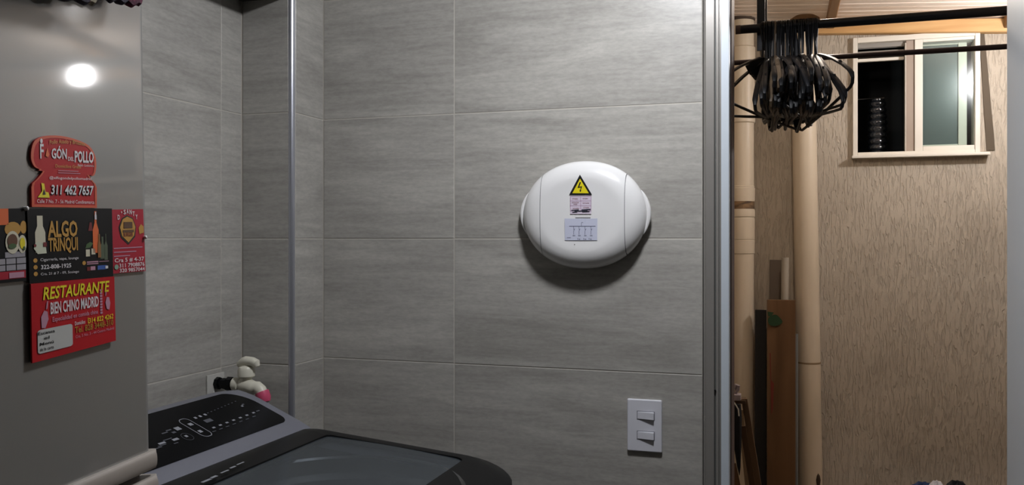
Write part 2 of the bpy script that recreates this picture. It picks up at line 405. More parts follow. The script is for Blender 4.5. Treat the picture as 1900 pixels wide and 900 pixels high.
# sliding windows
def window(name, a, b, z0, z1, detail):
    fr = MB(); t = .020
    y0, y1 = YW-.022, YW+.07
    fr.box(a, a+t, y0, y1, z0, z1, .002); fr.box(b-t, b, y0, y1, z0, z1, .002)
    fr.box(a+t, b-t, y0, y1, z1-t-.004, z1, .002); fr.box(a+t, b-t, y0, y1, z0, z0+t*.7, .002)
    wo = struct(name, fr, WINFRAME)
    q = MB(); q.box(a-.006, b+.034, YW-.05, YW-.001, z0-.014, z0-.001, .003); obj('window_sill', q, WINFRAME, wo)
    q = MB()
    for dy in (.012, .034): q.box(a+t, b-t, YW+dy, YW+dy+.004, z1-t-.022, z1-t-.004)
    obj('track', q, mat('grey_track', '8C8780', .5), wo)
    if not detail: 
        q = MB(); q.box(a+t, b-t, YW+.02, YW+.025, z0+.014, z1-.024); obj('pane', q, PANE_CLEAR, wo)
        return wo
    xm0 = on_y(1697, 200, YW-.01).x; xm1 = on_y(1712, 200, YW-.01).x
    q = MB(); s0, s1 = YW-.015, YW+.012; zt, zb = z1-t-.003, z0+.014
    q.box(xm0, xm1, s0, s1, zb, zt, .002); q.box(b-t-.001, b-t+.006, s0, s1, zb, zt, .001)
    q.box(xm1, b-t-.001, s0, s1, zb, zb+.020, .002); q.box(xm1, b-t-.001, s0, s1, zt-.014, zt, .002)
    sf = obj('sash', q, WINFRAME, wo)
    q = MB(); q.box(xm1-.003, b-t+.002, YW-.003, YW+.002, zb+.018, zt-.012); obj('pane', q, PANE_CLEAR, sf)
    # the other sash, slid behind the first
    xr = on_y(1793, 200, YW+.04).x
    q = MB(); s0, s1 = YW+.026, YW+.05; xl = xm0+.004
    st = xr - on_y(1777, 200, YW+.04).x
    q.box(xl, xl+.022, s0, s1, zb, zt, .002); q.box(xr-st, xr, s0, s1, zb, zt, .002)
    q.box(xl+.022, xr-st, s0, s1, zb, zb+.030, .002); q.box(xl+.022, xr-st, s0, s1, zt-.024, zt, .002)
    sb = obj('sash', q, WINFRAME, wo)
    q = MB(); q.box(xl+.02, xr-st+.002, YW+.036, YW+.041, zb+.028, zt-.022); obj('pane', q, PANE_FROST, sb)
    # sash side at the closing edge, its shade put into the taupe colour
    x16 = on_y(1681, 200, YW).x
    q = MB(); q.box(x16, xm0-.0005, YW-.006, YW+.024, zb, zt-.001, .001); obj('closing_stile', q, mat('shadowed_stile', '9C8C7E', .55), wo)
    q = MB(); q.box(x16-.004, x16-.0005, YW-.008, YW+.024, zb, zt-.01, .0008); obj('stile_lip', q, WINFRAME, wo)
    q = MB(); q.box(a+t, x16-.005, YW+.03, YW+.05, zt-.058, zt-.03, .002); obj('top_rail', q, mat('grey_rail', '8F8981', .5), wo)
    q = MB(); q.box(a+t, x16-.005, YW+.026, YW+.046, zt-.078, zt-.064, .002); obj('top_rail', q, WINFRAME, wo)
    return wo
PANE_CLEAR = bpy.data.materials.new('clear_pane'); PANE_CLEAR.use_nodes = True
nt = PANE_CLEAR.node_tree; nt.nodes.remove(nt.nodes['Principled BSDF'])
gl = nt.nodes.new('ShaderNodeBsdfGlossy'); gl.inputs['Roughness'].default_value = .16; tr = nt.nodes.new('ShaderNodeBsdfTransparent'); tr.inputs[0].default_value = (.9, .95, .93, 1)
fz = nt.nodes.new('ShaderNodeFresnel'); fz.inputs[0].default_value = 1.5; ms = nt.nodes.new('ShaderNodeMixShader')
nt.links.new(fz.outputs[0], ms.inputs[0]); nt.links.new(tr.outputs[0], ms.inputs[1]); nt.links.new(gl.outputs[0], ms.inputs[2]); nt.links.new(ms.outputs[0], nt.nodes['Material Output'].inputs[0])
PANE_FROST = mat('grey_green_frosted_pane', '5C6465', .32, 0, .5, bump=((90, 90, 90), .12, .001))
w1 = window('window_1', wA, wB2, wz0, wz1, True)
w2 = window('window_2', w2A, w2B, wz0, wz1, False)

# ------------------------------------------------------------------ lamps
t = thing('ceiling_lamp', 'round white ceiling lamp lighting the tiled kitchen', 'lamp', KL)
q = MB(); q.lathe([(0, 0), (.085, 0), (.085, -.012), (.078, -.018), (0, -.018)], KL); obj('lamp_base', q, WHITEPAINT, t)
q = MB(); q.lathe([(.07, -.018), (.074, -.03), (.066, -.046), (.045, -.058), (.02, -.064), (0, -.065)], KL)
obj('diffuser', q, mat('lit_diffuser', 'FFFFFF', .5, emit=('F6F8FF', ROOM_LAMP)), t)
LX, LY, LZ = .93, 3.58, CZ+.77
t = thing('hanging_or_fill_bulb', 'bare lit bulb hanging from the patio roof boards', 'lamp', (LX, LY, rz(LX)))
q = MB(); q.lathe([(0, 0), (.03, 0), (.03, -.01), (.018, -.02), (.018, LZ+.045-rz(LX)), (0, LZ+.044-rz(LX))], (LX, LY, rz(LX)-.001)); obj('lamp_holder', q, WHITE_PL, t)
q = MB(); q.lathe([(.012, .045), (.016, .03), (.022, .012), (.024, -.003), (.020, -.015), (.011, -.022), (0, -.024)], (LX, LY, LZ))
obj('bulb', q, mat('lit_bulb', 'FFEACB', .5, emit=('F8F5F6', PATIO_LAMP)), t)

t = thing('hanging_or_fill_bulb', 'unseen fill bulb added under the roof boards to brighten them', 'lamp', (.12, 2.86, rz(.12)))  # added fill light, out of view, lifts the roof boards
q = MB(); q.lathe([(0, 0), (.03, 0), (.03, -.01), (.016, -.02), (.016, CZ+.845-rz(.12)), (0, CZ+.844-rz(.12))], (.12, 2.86, rz(.12)-.001)); obj('lamp_holder', q, WHITE_PL, t)  # holder of the added fill bulb
q = MB(); q.lathe([(.012, .045), (.02, .03), (.026, .01), (.024, -.01), (.014, -.024), (0, -.028)], (.12, 2.86, CZ+.80)); obj('bulb', q, mat('roof_fill_bulb', 'FFEACB', .5, emit=('FFF0E0', PATIO_LAMP*.42)), t)

# ------------------------------------------------------------------ refrigerator
FA = math.radians(8.3); FTILT = math.radians(1.0)
P0 = Vector((-.606, .713, 0))
fr = thing('refrigerator', 'grey two-door refrigerator with flyer magnets stuck on its upper door', 'refrigerator', P0, (0, 0, 0))
# local frame: x out of the door, y towards the far edge, z up (tilted a hair backwards)
FM = Matrix.Translation(P0) @ Matrix.Rotation(FA, 4, 'Z') @ Matrix.Rotation(-FTILT, 4, 'Y')
FM.translation = P0 + Vector((math.cos(FA), math.sin(FA), 0))*(FTILT*1.47)
W[fr] = FM; fr.matrix_local = FM
FMi = FM.inverted()
def fpt(px, py, off=0.0):
    """point of the door face seen at a place in the photograph, in the fridge's own frame"""
    o = FMi @ EYE; d = FMi.to_3x3() @ ray(px, py)
    return o + d*((off-o.x)/d.x)
ZH = fpt(284, 833).z; ZH2 = fpt(286, 866).z
FT = CZ + .262; FW = .60
def door(name, z0, z1, m=FRIDGE):
    q = MB(); pts = rrect(-.055, 0, -FW, 0, [.012, .004, .004, .012], 5)
    rows = []
    for z, ins in ((z0, .003), (z0+.003, 0), (z1-.004, 0), (z1, .004)):
        rows.append([(x*(1) + (-ins if x > -.03 else ins), y + (-ins if y > -FW/2 else ins), z) for x, y in pts])
    vs = q.grid(rows, True); q.bm.faces.new(vs[0][::-1]); q.bm.faces.new(vs[-1])
    return obj(name, q, m, fr, local=True)
ud = door('upper_door', ZH-.004, FT)
LT = ZH2-.027
ld = door('lower_door', .09, LT)
q = MB(); q.box(-.62, -.058, -FW+.003, -.003, .05, FT-.004, .006); obj('body', q, FRIDGE, fr, local=True)
def trim_strip(name, z0, z1, out, parent, back=-.03):
    """rounded grip strip along a door's edge"""
    q = MB(); n = 10; rows = []
    ys = [-FW-.001, -FW+.004] + [-FW+.02+(FW-.02)*k/6 for k in range(6)] + [-.004, .0015]
    for y in ys:
        e = .35 if y in (ys[0], ys[-1]) else 1
        row = [(back, y, z0+.002), (back, y, z1-.002)]
        for k in range(n+1):
            a = PI/2 - PI*k/n
            row.append((out*(.55 + .45*math.cos(a))*e if True else 0, y, (z0+z1)/2 + (z1-z0)/2*math.sin(a)))
        rows.append(row)
    vs = q.grid(rows, True); q.bm.faces.new(vs[0][::-1]); q.bm.faces.new(vs[-1])
    return obj(name, q, FRIDGE_TRIM, parent, local=True)
trim_strip('grip_strip', ZH2, ZH, .0065, ud)
trim_strip('grip_strip', LT-.002, LT+.020, .0075, ld)
q = MB(); q.box(-.06, -.012, -FW+.01, -.006, LT+.018, ZH2+.002); obj('door_gap_liner', q, mat('dark_gap', '4A4440', .6), fr, local=True)
for a in (-.04, -FW+.04):
    q = MB(); q.lathe([(0, 0), (.018, 0), (.02, .01), (.014, .05), (0, .05)], (-.05, a, 0), 14); obj('foot', q, BLACK, fr, local=True)
    q = MB(); q.lathe([(0, 0), (.018, 0), (.02, .01), (.014, .05), (0, .05)], (-.57, a, 0), 14); obj('foot', q, BLACK, fr, local=True)

# woven cloths lying on the fridge top with their edges hanging over the door
def cloth(label, pxa, pxb, pya, pyb, cols):
    A, B = fpt(pxa, pya, .017), fpt(pxb, pyb, .017)
    ya, yb = A.y, B.y; za, zb = A.z, B.z
    t = thing('woven_mat', label, 'cloth', FM @ Vector((-.06, (ya+yb)/2, FT+.001)), (0, 0, FA), 'woven mats on the refrigerator top')
    Mi = W[t].inverted() @ FM
    n = 14
    prof = [(-.30, FT+.003), (-.10, FT+.004), (-.02, FT+.005), (.006, FT+.003), (.013, FT-.010)]
    for si, (m, d, s0, s1) in enumerate(cols):
        q = MB(); rows = []
        for k in range(n+1):
            f = s0+(s1-s0)*k/n
            y = ya+(yb-ya)*f; zl = za+(zb-za)*f + .0015*math.sin(f*22+si) + d
            rnd = .012*max(0, (f-.93)/.07)**2
            ring = [(x, y, z) for x, z in prof] + [(.017+.002*math.sin(f*9), y, zl+rnd), (.0205, y, zl+rnd-.0015), (.0235, y, zl+rnd+.001)]
            ring += [(.0205+.002*math.sin(f*9), y, FT-.008), (.010, y, FT+.008), (-.02, y, FT+.010), (-.30, y, FT+.008)]
            rows.append([Mi @ Vector(p) for p in ring])
        vs = q.grid(rows, True); q.bm.faces.new(vs[0][::-1]); q.bm.faces.new(vs[-1])
        obj('cloth_panel' if si == 0 else 'border', q, m, t, local=True)
    return t
CL1 = mat('dark_purple_weave', '37303F', .9, bump=((300, 300, 300), .6, .002), vary=('241F2B', (120, 120, 120)))
CL2 = mat('maroon_weave', '7A2A48', .9, bump=((300, 300, 300), .6, .002), vary=('3A1626', (160, 160, 160)))
CL3 = mat('cream_edging', 'A49A82', .9, vary=('5E5546', (140, 140, 140)))
cloth('dark purple woven mat with a cream corner hanging over the fridge top', 46, 171, -16, 9, [(CL1, 0, 0, .86), (CL3, -.001, .865, 1)])
cloth('maroon and purple woven mat at the far corner of the fridge top', 180, 255, -2, 10, [(CL1, 0, 0, .62), (CL2, -.001, .625, 1)])

# flyer magnets on the door
INK_W = mat('white_print', 'DAD6D6', .4); INK_Y = mat('yellow_print', 'E3D21E', .4); INK_G = mat('gold_print', 'B98A3A', .4)
INK_K = mat('black_print', '17171A', .4); INK_O = mat('orange_print', 'D9642C', .4); INK_GR = mat('grey_print', '9A979C', .4)
INK_C = mat('cream_print', 'CFC9B0', .4); INK_B = mat('blue_print', '3157A0', .4); INK_GN = mat('green_print', '3F5C33', .4); INK_P = mat('pink_print', 'B9899C', .4)
INK_DR = mat('dark_red_print', '6E1A1E', .4)
RED1 = mat('red_orange_card', 'C8412F', .4, 0, .2, vary=('B52B36', (12, 12, 12))); RED2 = mat('red_card', 'B01C23', .4, 0, .2); RED3 = mat('crimson_card', 'A62A38', .4, 0, .2)
BLK = mat('black_card', '0C0D0F', .4, 0, .2)
class Card:
    def __init__(s, label, corners, m, outline=None, lift=.0012, name='flyer_magnet', th=.0012):
        TL, TR, BR, BL = [fpt(*c) for c in corners]
        s.c = (TL, TR, BR, BL); s.lift = lift; ctr = (TL+TR+BR+BL)/4
        s.t = thing(name, label, 'magnet', FM @ Vector((0.0006, ctr.y, min(BL.z, BR.z))), (0, -0, FA), 'advertising magnets on the upper door')
        s.Mi = W[s.t].inverted() @ FM
        q = MB(); o = outline or [(0, 0), (1, 0), (1, 1), (0, 1)]
        q.slab(o, lambda u, v: s.at(u, v, lift-th+.0006), lambda u, v: s.at(u, v, lift+.0006)); obj('card', q, m, s.t, local=True)
    def at(s, u, v, off):
        TL, TR, BR, BL = s.c
        p = (BL*(1-u)+BR*u)*(1-v) + (TL*(1-u)+TR*u)*v
        return s.Mi @ Vector((off, p.y, p.z))
    def layer(s, name, m, fn, lv=1):
        q = MB(); fn(q, lambda u, v: s.at(u, v, s.lift+.0006+.00025*lv))
        if name in ('lettering', 'fine_print', 'side_print', 'border') or len(q.bm.faces) < 2: return obj(name, q, m, s.t, local=True)
        for f in list(q.bm.faces):                                # every picture or icon on its own
            p = MB(); p.poly([v.co for v in f.verts]); obj(name, p, m, s.t, local=True)
        q.bm.free()
    def text(s, body, box, m, bold=0.0, shear=0.0, lv=1, arc=0): return s.layer('lettering', m, lambda q, f: put_text(q, body, box, f, bold, shear, arc), lv)

# chef-hat shaped red magnet
k_out = []
def curve_pts(pts, n=6):
    """closed Catmull-Rom"""
    out = []; m = len(pts)
    for i in range(m):
        p0, p1, p2, p3 = [Vector(pts[(i+d) % m] + (0,)) if len(pts[(i+d) % m]) == 2 else Vector(pts[(i+d) % m]) for d in (-1, 0, 1, 2)]
        for k in range(n):
            t = k/n
            v = .5*((2*p1) + (p2-p0)*t + (2*p0-5*p1+4*p2-p3)*t*t + (3*p1-p0-3*p2+p3)*t**3); out.append((v.x, v.y))
    return out
hat = [(.86, .46), (.92, .445), (.965, .48), (.985, .60), (.96, .74), (.86, .87), (.66, .945), (.42, .985), (.20, .97), (.06, .90), (.012, .78), (.005, .64), (.05, .545), (.12, .515), (.165, .49)]
crown = curve_pts(hat, 3)[:-3] + [(.165, .49), (.13, .44), (.07, .37), (.015, .32), (.0, .27), (.0, .0), (1, .0), (.995, .28), (.975, .33), (.91, .39)]
K = Card('red hat-shaped chicken restaurant magnet, topmost on the fridge door', [(52, 247), (177, 254), (176, 386), (55, 384)], mat('red_magnet', 'B2282B', .4, 0, .2), crown, th=.0016)
K.layer('border', mat('orange_border', 'C9502F', .4), lambda q, f: [put_poly(q, [crown[i], crown[(i+1) % len(crown)], tuple(.93*c+.07*h for c, h in zip(crown[(i+1) % len(crown)], (.5, .5))), tuple(.93*c+.07*h for c, h in zip(crown[i], (.5, .5)))], f) for i in range(len(crown))])
K.text('Pollo Asado y Broaster', (.26, .865, .80, .94), INK_G, .006, lv=2, arc=.025)
K.text('F', (.125, .66, .175, .86), INK_W, .02, lv=2)
K.layer('flame', INK_O, lambda q, f: put_poly(q, [(.20, .70), (.235, .68), (.255, .72), (.24, .76), (.23, .81), (.215, .77)], f), 2)
K.layer('emblem', INK_W, lambda q, f: put_poly(q, circle(.145, .90, .018, .035, 10), f), 2)
K.text('GÓN', (.285, .665, .51, .845), INK_W, .025, lv=2)
K.text('DEL', (.53, .645, .62, .70), INK_W, .01, lv=2)
K.text('POLLO', (.63, .625, .935, .79), INK_W, .03, lv=2)
K.text('Madrid - Cundinamarca', (.68, .575, .94, .605), INK_W, .0, lv=2)
K.text('Domicilios Gratis', (.34, .545, .73, .59), INK_G, .006, lv=2)
K.layer('fine_print', INK_P, lambda q, f: [put_rect(q, .38, .47+.03*i, .72-.03*i, .478+.03*i, f) for i in range(2)], 2)
K.text('@elfogondelpollomadrid', (.25, .375, .90, .425), INK_W, .004, lv=2)
K.layer('emblem', INK_Y, lambda q, f: [put_poly(q, [(.08, .13), (.25, .13), (.235, .20), (.19, .21), (.175, .32), (.135, .33), (.145, .22)], f)], 2)
K.layer('emblem_mark', INK_K, lambda q, f: [put_poly(q, [(.15, .17), (.19, .17), (.17, .25)], f)], 3)
K.text('311 462 7657', (.275, .165, .94, .30), INK_K, .03, .12, lv=2)
K.text('311 462 7657', (.268, .175, .933, .31), INK_W, .02, .12, lv=3)
K.text('Calle 7 No. 7 - 56 Madrid Cundinamarca', (.07, .055, .95, .105), INK_W, .0, lv=2)

# black food flyer, cut by the picture's left edge
Fd = Card('black food menu magnet at the left edge of the fridge door', [(-92, 389), (44, 386.5), (46, 521), (-86, 534)], BLK, lift=.0010)
Fd.layer('photo_patch', INK_O, lambda q, f: put_rect(q, .45, .78, .74, 1.0, f))
Fd.layer('food_picture', INK_G, lambda q, f: [put_poly(q, circle(.80, .72, .12, .10, 14), f), put_poly(q, circle(.96, .74, .05, .09, 12), f)], 1)
Fd.layer('plate', INK_C, lambda q, f: [put_poly(q, circle(.79, .54, .105, .155, 20), f), put_poly(q, circle(.935, .51, .065, .125, 18), f)], 2)
Fd.layer('food_picture', mat('burger_brown', '5E3A20', .5), lambda q, f: [put_poly(q, circle(.785, .56, .075, .095, 16), f)], 3)
Fd.layer('food_picture', INK_Y, lambda q, f: [put_poly(q, circle(.935, .52, .04, .08, 12), f)], 3)
Fd.layer('food_picture', INK_GN, lambda q, f: [put_poly(q, circle(.78, .49, .06, .035, 12), f), put_poly(q, circle(.955, .45, .018, .03, 8), f)], 4)
Fd.layer('price_box', INK_GR, lambda q, f: [put_rect(q, .68, .335, .98, .41, f)] + [put_rect(q, .54+.155*i, .16+.088*j, .68+.155*i, .235+.088*j, f) for i in range(3) for j in range(2)])
Fd.layer('banner', RED3, lambda q, f: put_rect(q, .0, .045, .985, .15, f))
Fd.layer('banner_patch', INK_P, lambda q, f: put_rect(q, .73, .055, .955, .13, f), 2)

# black drinks flyer
A = Card('black drinks magnet with gold letters and bottle pictures', [(45, 386.5), (203, 387), (205.5, 513), (49.5, 526)], BLK, lift=.0020)
bott = lambda cx, b, wd, h, neck=.3: [(cx-wd, b), (cx+wd, b), (cx+wd, b+h*.55), (cx+wd*neck, b+h*.72), (cx+wd*neck, b+h), (cx-wd*neck, b+h), (cx-wd*neck, b+h*.72), (cx-wd, b+h*.55)]
A.layer('bottle_picture', INK_C, lambda q, f: put_poly(q, bott(.125, .40, .055, .50, .55), f))
A.layer('cup_picture', mat('pale_print', 'C9CCB4', .5), lambda q, f: [put_poly(q, [(.09, .385), (.185, .39), (.18, .47), (.14, .53), (.10, .56), (.06, .52), (.05, .46)], f)], 2)
A.layer('cup_mark', INK_DR, lambda q, f: [put_poly(q, circle(.062, .50, .014, .022, 10), f), put_rect(q, .15, .48, .185, .54, f)], 3)
A.text('ALGO', (.205, .60, .545, .83), INK_G, .03, lv=2)
A.text('TRINQUI', (.205, .375, .545, .60), INK_G, .025, lv=2)
A.layer('bottle_picture', INK_O, lambda q, f: put_poly(q, bott(.775, .36, .038, .60, .35), f))
A.layer('bottle_picture', INK_W, lambda q, f: put_poly(q, bott(.775, .84, .012, .11, .6), f), 2)
A.layer('glass_picture', INK_DR, lambda q, f: [put_poly(q, [(.68, .68), (.735, .68), (.725, .80), (.70, .80)], f)])
A.layer('glass_picture', INK_C, lambda q, f: [put_rect(q, .645, .315, .695, .415, f), put_rect(q, .715, .34, .765, .425, f)])
A.layer('glass_picture', mat('dull_green_print', '4B5640', .5), lambda q, f: [put_poly(q, bott(.86, .27, .03, .32, .4), f), put_poly(q, bott(.905, .25, .022, .38, .2), f)])
A.layer('bottle_picture', mat('amber_print', '8A5A2A', .5), lambda q, f: [put_poly(q, bott(.815, .29, .02, .34, .5), f)], 2)
A.layer('leaf_picture', INK_GN, lambda q, f: [put_poly(q, [(.64, .43), (.70, .44), (.74, .50), (.70, .52), (.655, .49)], f)])
A.layer('icon', INK_G, lambda q, f: [put_poly(q, circle(.065, .30-.09*i, .022, .030, 12), f) for i in range(3)] + [put_poly(q, circle(.62, .225, .022, .030, 12), f)])
A.text('Cigarrería, vape, lounge', (.115, .275, .55, .325), INK_W, .004, lv=2)
A.text('322-808-1925', (.12, .175, .46, .235), INK_W, .02, lv=2)
A.text('Cra. 21 # 7 - 09, Sosiego', (.115, .085, .55, .13), INK_W, .004, lv=2)
A.layer('fine_print', INK_P, lambda q, f: [put_rect(q, .655, .225, .80, .243, f), put_rect(q, .655, .20, .80, .214, f), put_rect(q, .81, .228, .94, .236, f)])
A.layer('payment_badge', INK_DR, lambda q, f: put_rect(q, .655, .11, .695, .165, f)); A.layer('payment_badge', INK_P, lambda q, f: put_rect(q, .70, .115, .76, .17, f))
A.layer('payment_badge', INK_B, lambda q, f: put_rect(q, .79, .115, .91, .175, f)); A.layer('payment_badge', INK_W, lambda q, f: put_rect(q, .89, .125, .925, .165, f), 2)

# red burger flyer
D = Card('small red burger magnet with a gold badge, rightmost on the door', [(203.5, 389), (262.5, 388), (267, 503), (206, 508)], RED3)
word = "D'SANTY"
for i, ch in enumerate(word):
    if ch == ' ': continue
    f = i/(len(word)-1); cx = .20+.56*f; cy = .84+.09*(1-(2*f-1)**2)
    D.text(ch, (cx-.035, cy, cx+.035, cy+.075) if ch != "'" else (cx-.015, cy+.05, cx+.01, cy+.08), INK_W, .02, lv=2)
D.layer('badge', INK_K, lambda q, f: put_poly(q, [(.20, .72), (.30, .86), (.46, .91), (.64, .86), (.74, .72), (.70, .56), (.48, .44), (.26, .56)], f))
D.layer('badge', INK_G, lambda q, f: put_poly(q, [(.23, .72), (.32, .845), (.46, .885), (.62, .845), (.71, .72), (.66, .58), (.48, .475), (.29, .58)], f), 2)
D.layer('badge_mark', mat('badge_brown', '55371D', .5), lambda q, f: [put_rect(q, .34, .70, .61, .80, f), put_rect(q, .31, .635, .65, .675, f)], 3)
D.text('BURGER', (.33, .57, .62, .63), INK_DR, .02, lv=3)
D.layer('badge', INK_G, lambda q, f: put_poly(q, [(.84, .60), (.98, .62), (.98, .72), (.90, .76), (.82, .70)], f))
D.layer('fine_print', INK_P, lambda q, f: [put_rect(q, .04, .385-.062*i, .92-.2*i, .40-.062*i, f) for i in range(3)])
D.text('Cra 5 # 4-37', (.05, .165, .95, .235), INK_W, .01, lv=2)
D.text('311 7908876', (.18, .085, .96, .15), INK_W, .012, lv=2)
D.text('320 9857044', (.19, .01, .96, .07), INK_W, .012, lv=2)
D.layer('icon', mat('phone_icon_green', '7FA08A', .5), lambda q, f: put_poly(q, circle(.10, .10, .06, .04, 12), f), 2)

# red chinese restaurant flyer
R = Card('red restaurant magnet with yellow heading, lowest on the fridge door', [(50, 527), (205.5, 513), (208.5, 632), (52.5, 674)], RED2, lift=.0030, th=.0014)
R.text('RESTAURANTE', (.12, .775, .925, .945), INK_Y, .02, .18, lv=2)
R.text('BIEN CHINO MADRID', (.20, .575, .775, .735), INK_W, .022, lv=2)
R.layer('fan_picture', INK_P, lambda q, f: [put_poly(q, [(.10, .42), (.14, .41), (.175, .52), (.165, .62), (.13, .64), (.095, .56)], f), put_poly(q, [(.15, .65), (.165, .66), (.175, .76), (.16, .75)], f)], 2)
R.layer('fan_picture', INK_P, lambda q, f: [put_poly(q, [(.88, .52), (.915, .50), (.93, .60), (.915, .69), (.885, .70), (.865, .62)], f), put_poly(q, [(.865, .72), (.875, .72), (.885, .80), (.87, .80)], f)], 2)
R.layer('side_print', INK_P, lambda q, f: [put_rect(q, .795, .46+.042*i, .825, .49+.042*i, f) for i in range(9)], 2)
R.text('Especialidad en comida china', (.22, .455, .765, .535), INK_P, .01, lv=2)
R.layer('white_box', mat('white_card_box', 'B9B9B4', .5), lambda q, f: put_poly(q, rrect(.055, .445, .095, .40, .03, 3), f), 2)
for i, wd in enumerate(('Escanea', 'el', 'Menú', 'de la carta')):
    c = .15; hw = (.09, .03, .075, .075)[i]
    R.text(wd, (c-hw, .335-.07*i, c+hw, .375-.07*i), INK_K, .01, lv=3)
R.text('Domicilios', (.475, .365, .60, .42), INK_W, .008, lv=2)
R.text('314 822 4262', (.645, .355, .965, .43), INK_Y, .01, .1, lv=2)
R.layer('stripe', INK_Y, lambda q, f: put_rect(q, .635, .355, .642, .44, f), 2)
R.text('Tel. 828 3448-310', (.475, .255, .965, .345), mat('dull_yellow_print', '9E7D1C', .5), .012, lv=2)
R.text('Cra. 5 No. 3 - 44 Centro Madrid', (.48, .185, .97, .225), INK_P, .0, lv=2)
for px, py, lab in ((43, 387, 'tiny white round magnet between two black flyers'), (264.5, 440.5, 'tiny white round magnet on the red burger flyer')):
    c = FM @ fpt(px, py, .0); 
    q = MB(); n = FM.to_3x3() @ Vector((1, 0, 0)); q.tube([c+n*.0006, c+n*.0040, c+n*.0046], [.0017, .0017, .0009], 12)
    tag(obj('round_magnet', q, WHITE_PL), lab, 'magnet', 'small round magnets')

# ------------------------------------------------------------------ washing machine (drawn relative to the eye, then set on the floor)
SC = .965
def wm(x, y, z): return Vector((x*SC, y*SC, CZ + z*SC))
wash = thing('washing_machine', 'top-loading washing machine with black glass lid beside the tiled wall', 'washing machine', (-.86*SC, 1.40*SC, 0))
WX0, WX1, WY0, WY1 = -1.216, -.53, 1.08, 1.70
def zprof(x):
    pts = [(-1.22, -.343), (-1.185, -.3435), (-1.04, -.405), (-1.015, -.417), (-.99, -.437), (-.49, -.485)]
    for (a, za), (b, zb) in zip(pts, pts[1:]):
        if x <= b: return za+(zb-za)*max(0, (x-a))/(b-a)
    return pts[-1][1]
def yrange(x, x0, x1, y0, y1, r0, r1):
    """extent in y of a rounded rectangle at x (r0 rear corners, r1 front corners)"""
    e = 0
    if x < x0+r0: d = x0+r0-x; e = r0-math.sqrt(max(0, r0*r0-d*d))
    elif x > x1-r1: d = x-(x1-r1); e = r1-math.sqrt(max(0, r1*r1-d*d))
    return y0+e, y1-e
def stations(x0, x1, r0, r1, extra=(), n=7):
    s = {x0, x1} | {x for x in extra if x0 < x < x1}
    for k in range(n+1):
        if r0: s.add(x0+r0*(1-math.cos(PI/2*k/n)))
        if r1: s.add(x1-r1*(1-math.cos(PI/2*k/n)))
    out = []
    for x in sorted(s):
        if not out or x-out[-1] > 1e-5: out.append(x)
    return out
# deck: silver top shell with the sloping console
q = MB(); rows = []
NY = 8
for x in stations(WX0, WX1, .075, .11, (-1.185, -1.04, -1.015, -.99)):
    a, b = yrange(x, WX0, WX1, WY0, WY1, .075, .11); z = zprof(x); e = .006
    row = [wm(x, a, -.52), wm(x, a, z-e), wm(x, a+.3*e, z-.3*e)] + [wm(x, a+e+(b-a-2*e)*k/NY, z) for k in range(NY+1)] + [wm(x, b-.3*e, z-.3*e), wm(x, b, z-e), wm(x, b, -.52)]
    rows.append(row)
vs = q.grid(rows); q.bm.faces.new(vs[0]); q.bm.faces.new(vs[-1][::-1])
# opening of the tub in the deck
dk = obj('top_deck', q, SILVER, wash, ang=40)
cut = [f for f in ()]
bm = bmesh.new(); bm.from_mesh(dk.data)
M0 = W[dk]
dead = [f for f in bm.faces if (lambda c: -.985 < c.x/SC < -.55 and 1.16 < c.y/SC < 1.63 and abs(f.normal.z) > .7)(M0 @ f.calc_center_median())]
bmesh.ops.delete(bm, geom=dead, context='FACES'); bm.to_mesh(dk.data); bm.free()
# cabinet
q = MB(); pts = [wm(x, y, 0) for x, y in rrect(WX0+.004, WX1-.004, WY0+.004, WY1-.004, [.05, .07, .07, .05], 5)]
q.slab([(p.x, p.y) for p in pts], lambda x, y: (x, y, .03), lambda x, y: (x, y, CZ-.52*SC))
bm = q.bm; bmesh.ops.delete(bm, geom=[f for f in bm.faces if f.normal.z > .9 or (len(f.verts) > 8 and f.calc_center_median().z > .5)], context='FACES')
obj('cabinet', q, SILVER, wash)
for sx, sy in ((WX0+.08, WY0+.08), (WX0+.08, WY1-.08), (WX1-.08, WY0+.08), (WX1-.08, WY1-.08)):
    q = MB(); p = wm(sx, sy, 0); q.lathe([(0, 0), (.022, 0), (.024, .012), (.015, .034), (0, .034)], (p.x, p.y, 0), 14); obj('foot', q, BLACK, wash)
# black console plate
PX0, PX1, PY0, PY1 = -1.186, -1.047, 1.12, 1.668
def zc(x): return -.3435 + (x+1.185)/(.145)*(-.0615) if x > -1.185 else -.3435
def con(x, y, d=.0015): return wm(x + d*.39, y, zc(x) + d*.92)
pts = rrect(PX0, PX1, PY0, PY1, [.022, .062, .02, .02], 8)
q = MB(); q.slab(pts, lambda x, y: con(x, y, -.004), lambda x, y: con(x, y, .0016)); pan = obj('control_panel', q, BLACK_GLOSS, wash)
def cons(px, py):
    """console point (x, y of the machine's own frame) seen at a place in the photograph"""
    d = ray(px, py)
    # plane z = a + b x
    b = -.0615/.145; a = -.3435 + 1.185*b
    D = a/(d.z - b*d.x); return d.x*D, d.y*D
PRINT = mat('console_print', '8E9096', .5); PRINT_D = mat('console_print_dim', '54565C', .5)
q = MB(); q2 = MB()
fc = lambda x, y: con(x, y, .0021)
def cr(mb, px, py, du, dv): x, y = cons(px, py); put_rect(mb, x-dv/2, y-du/2, x+dv/2, y+du/2, fc)
for i in range(7):                                           # programme marks along the front
    px = 396+12.3*i; py = 795-4.6*i; cr(q, px, py, .0085, .0042); cr(q2, px+1, py+7, .011, .0018)
cr(q2, 478, 764, .012, .003)
for i in range(3): cr(q, 362+9*i, 777-3*i, .0065, .006)
for i in range(9): cr(q2, 385+6.4*i, 768-2.7*i, .0045, .0018)
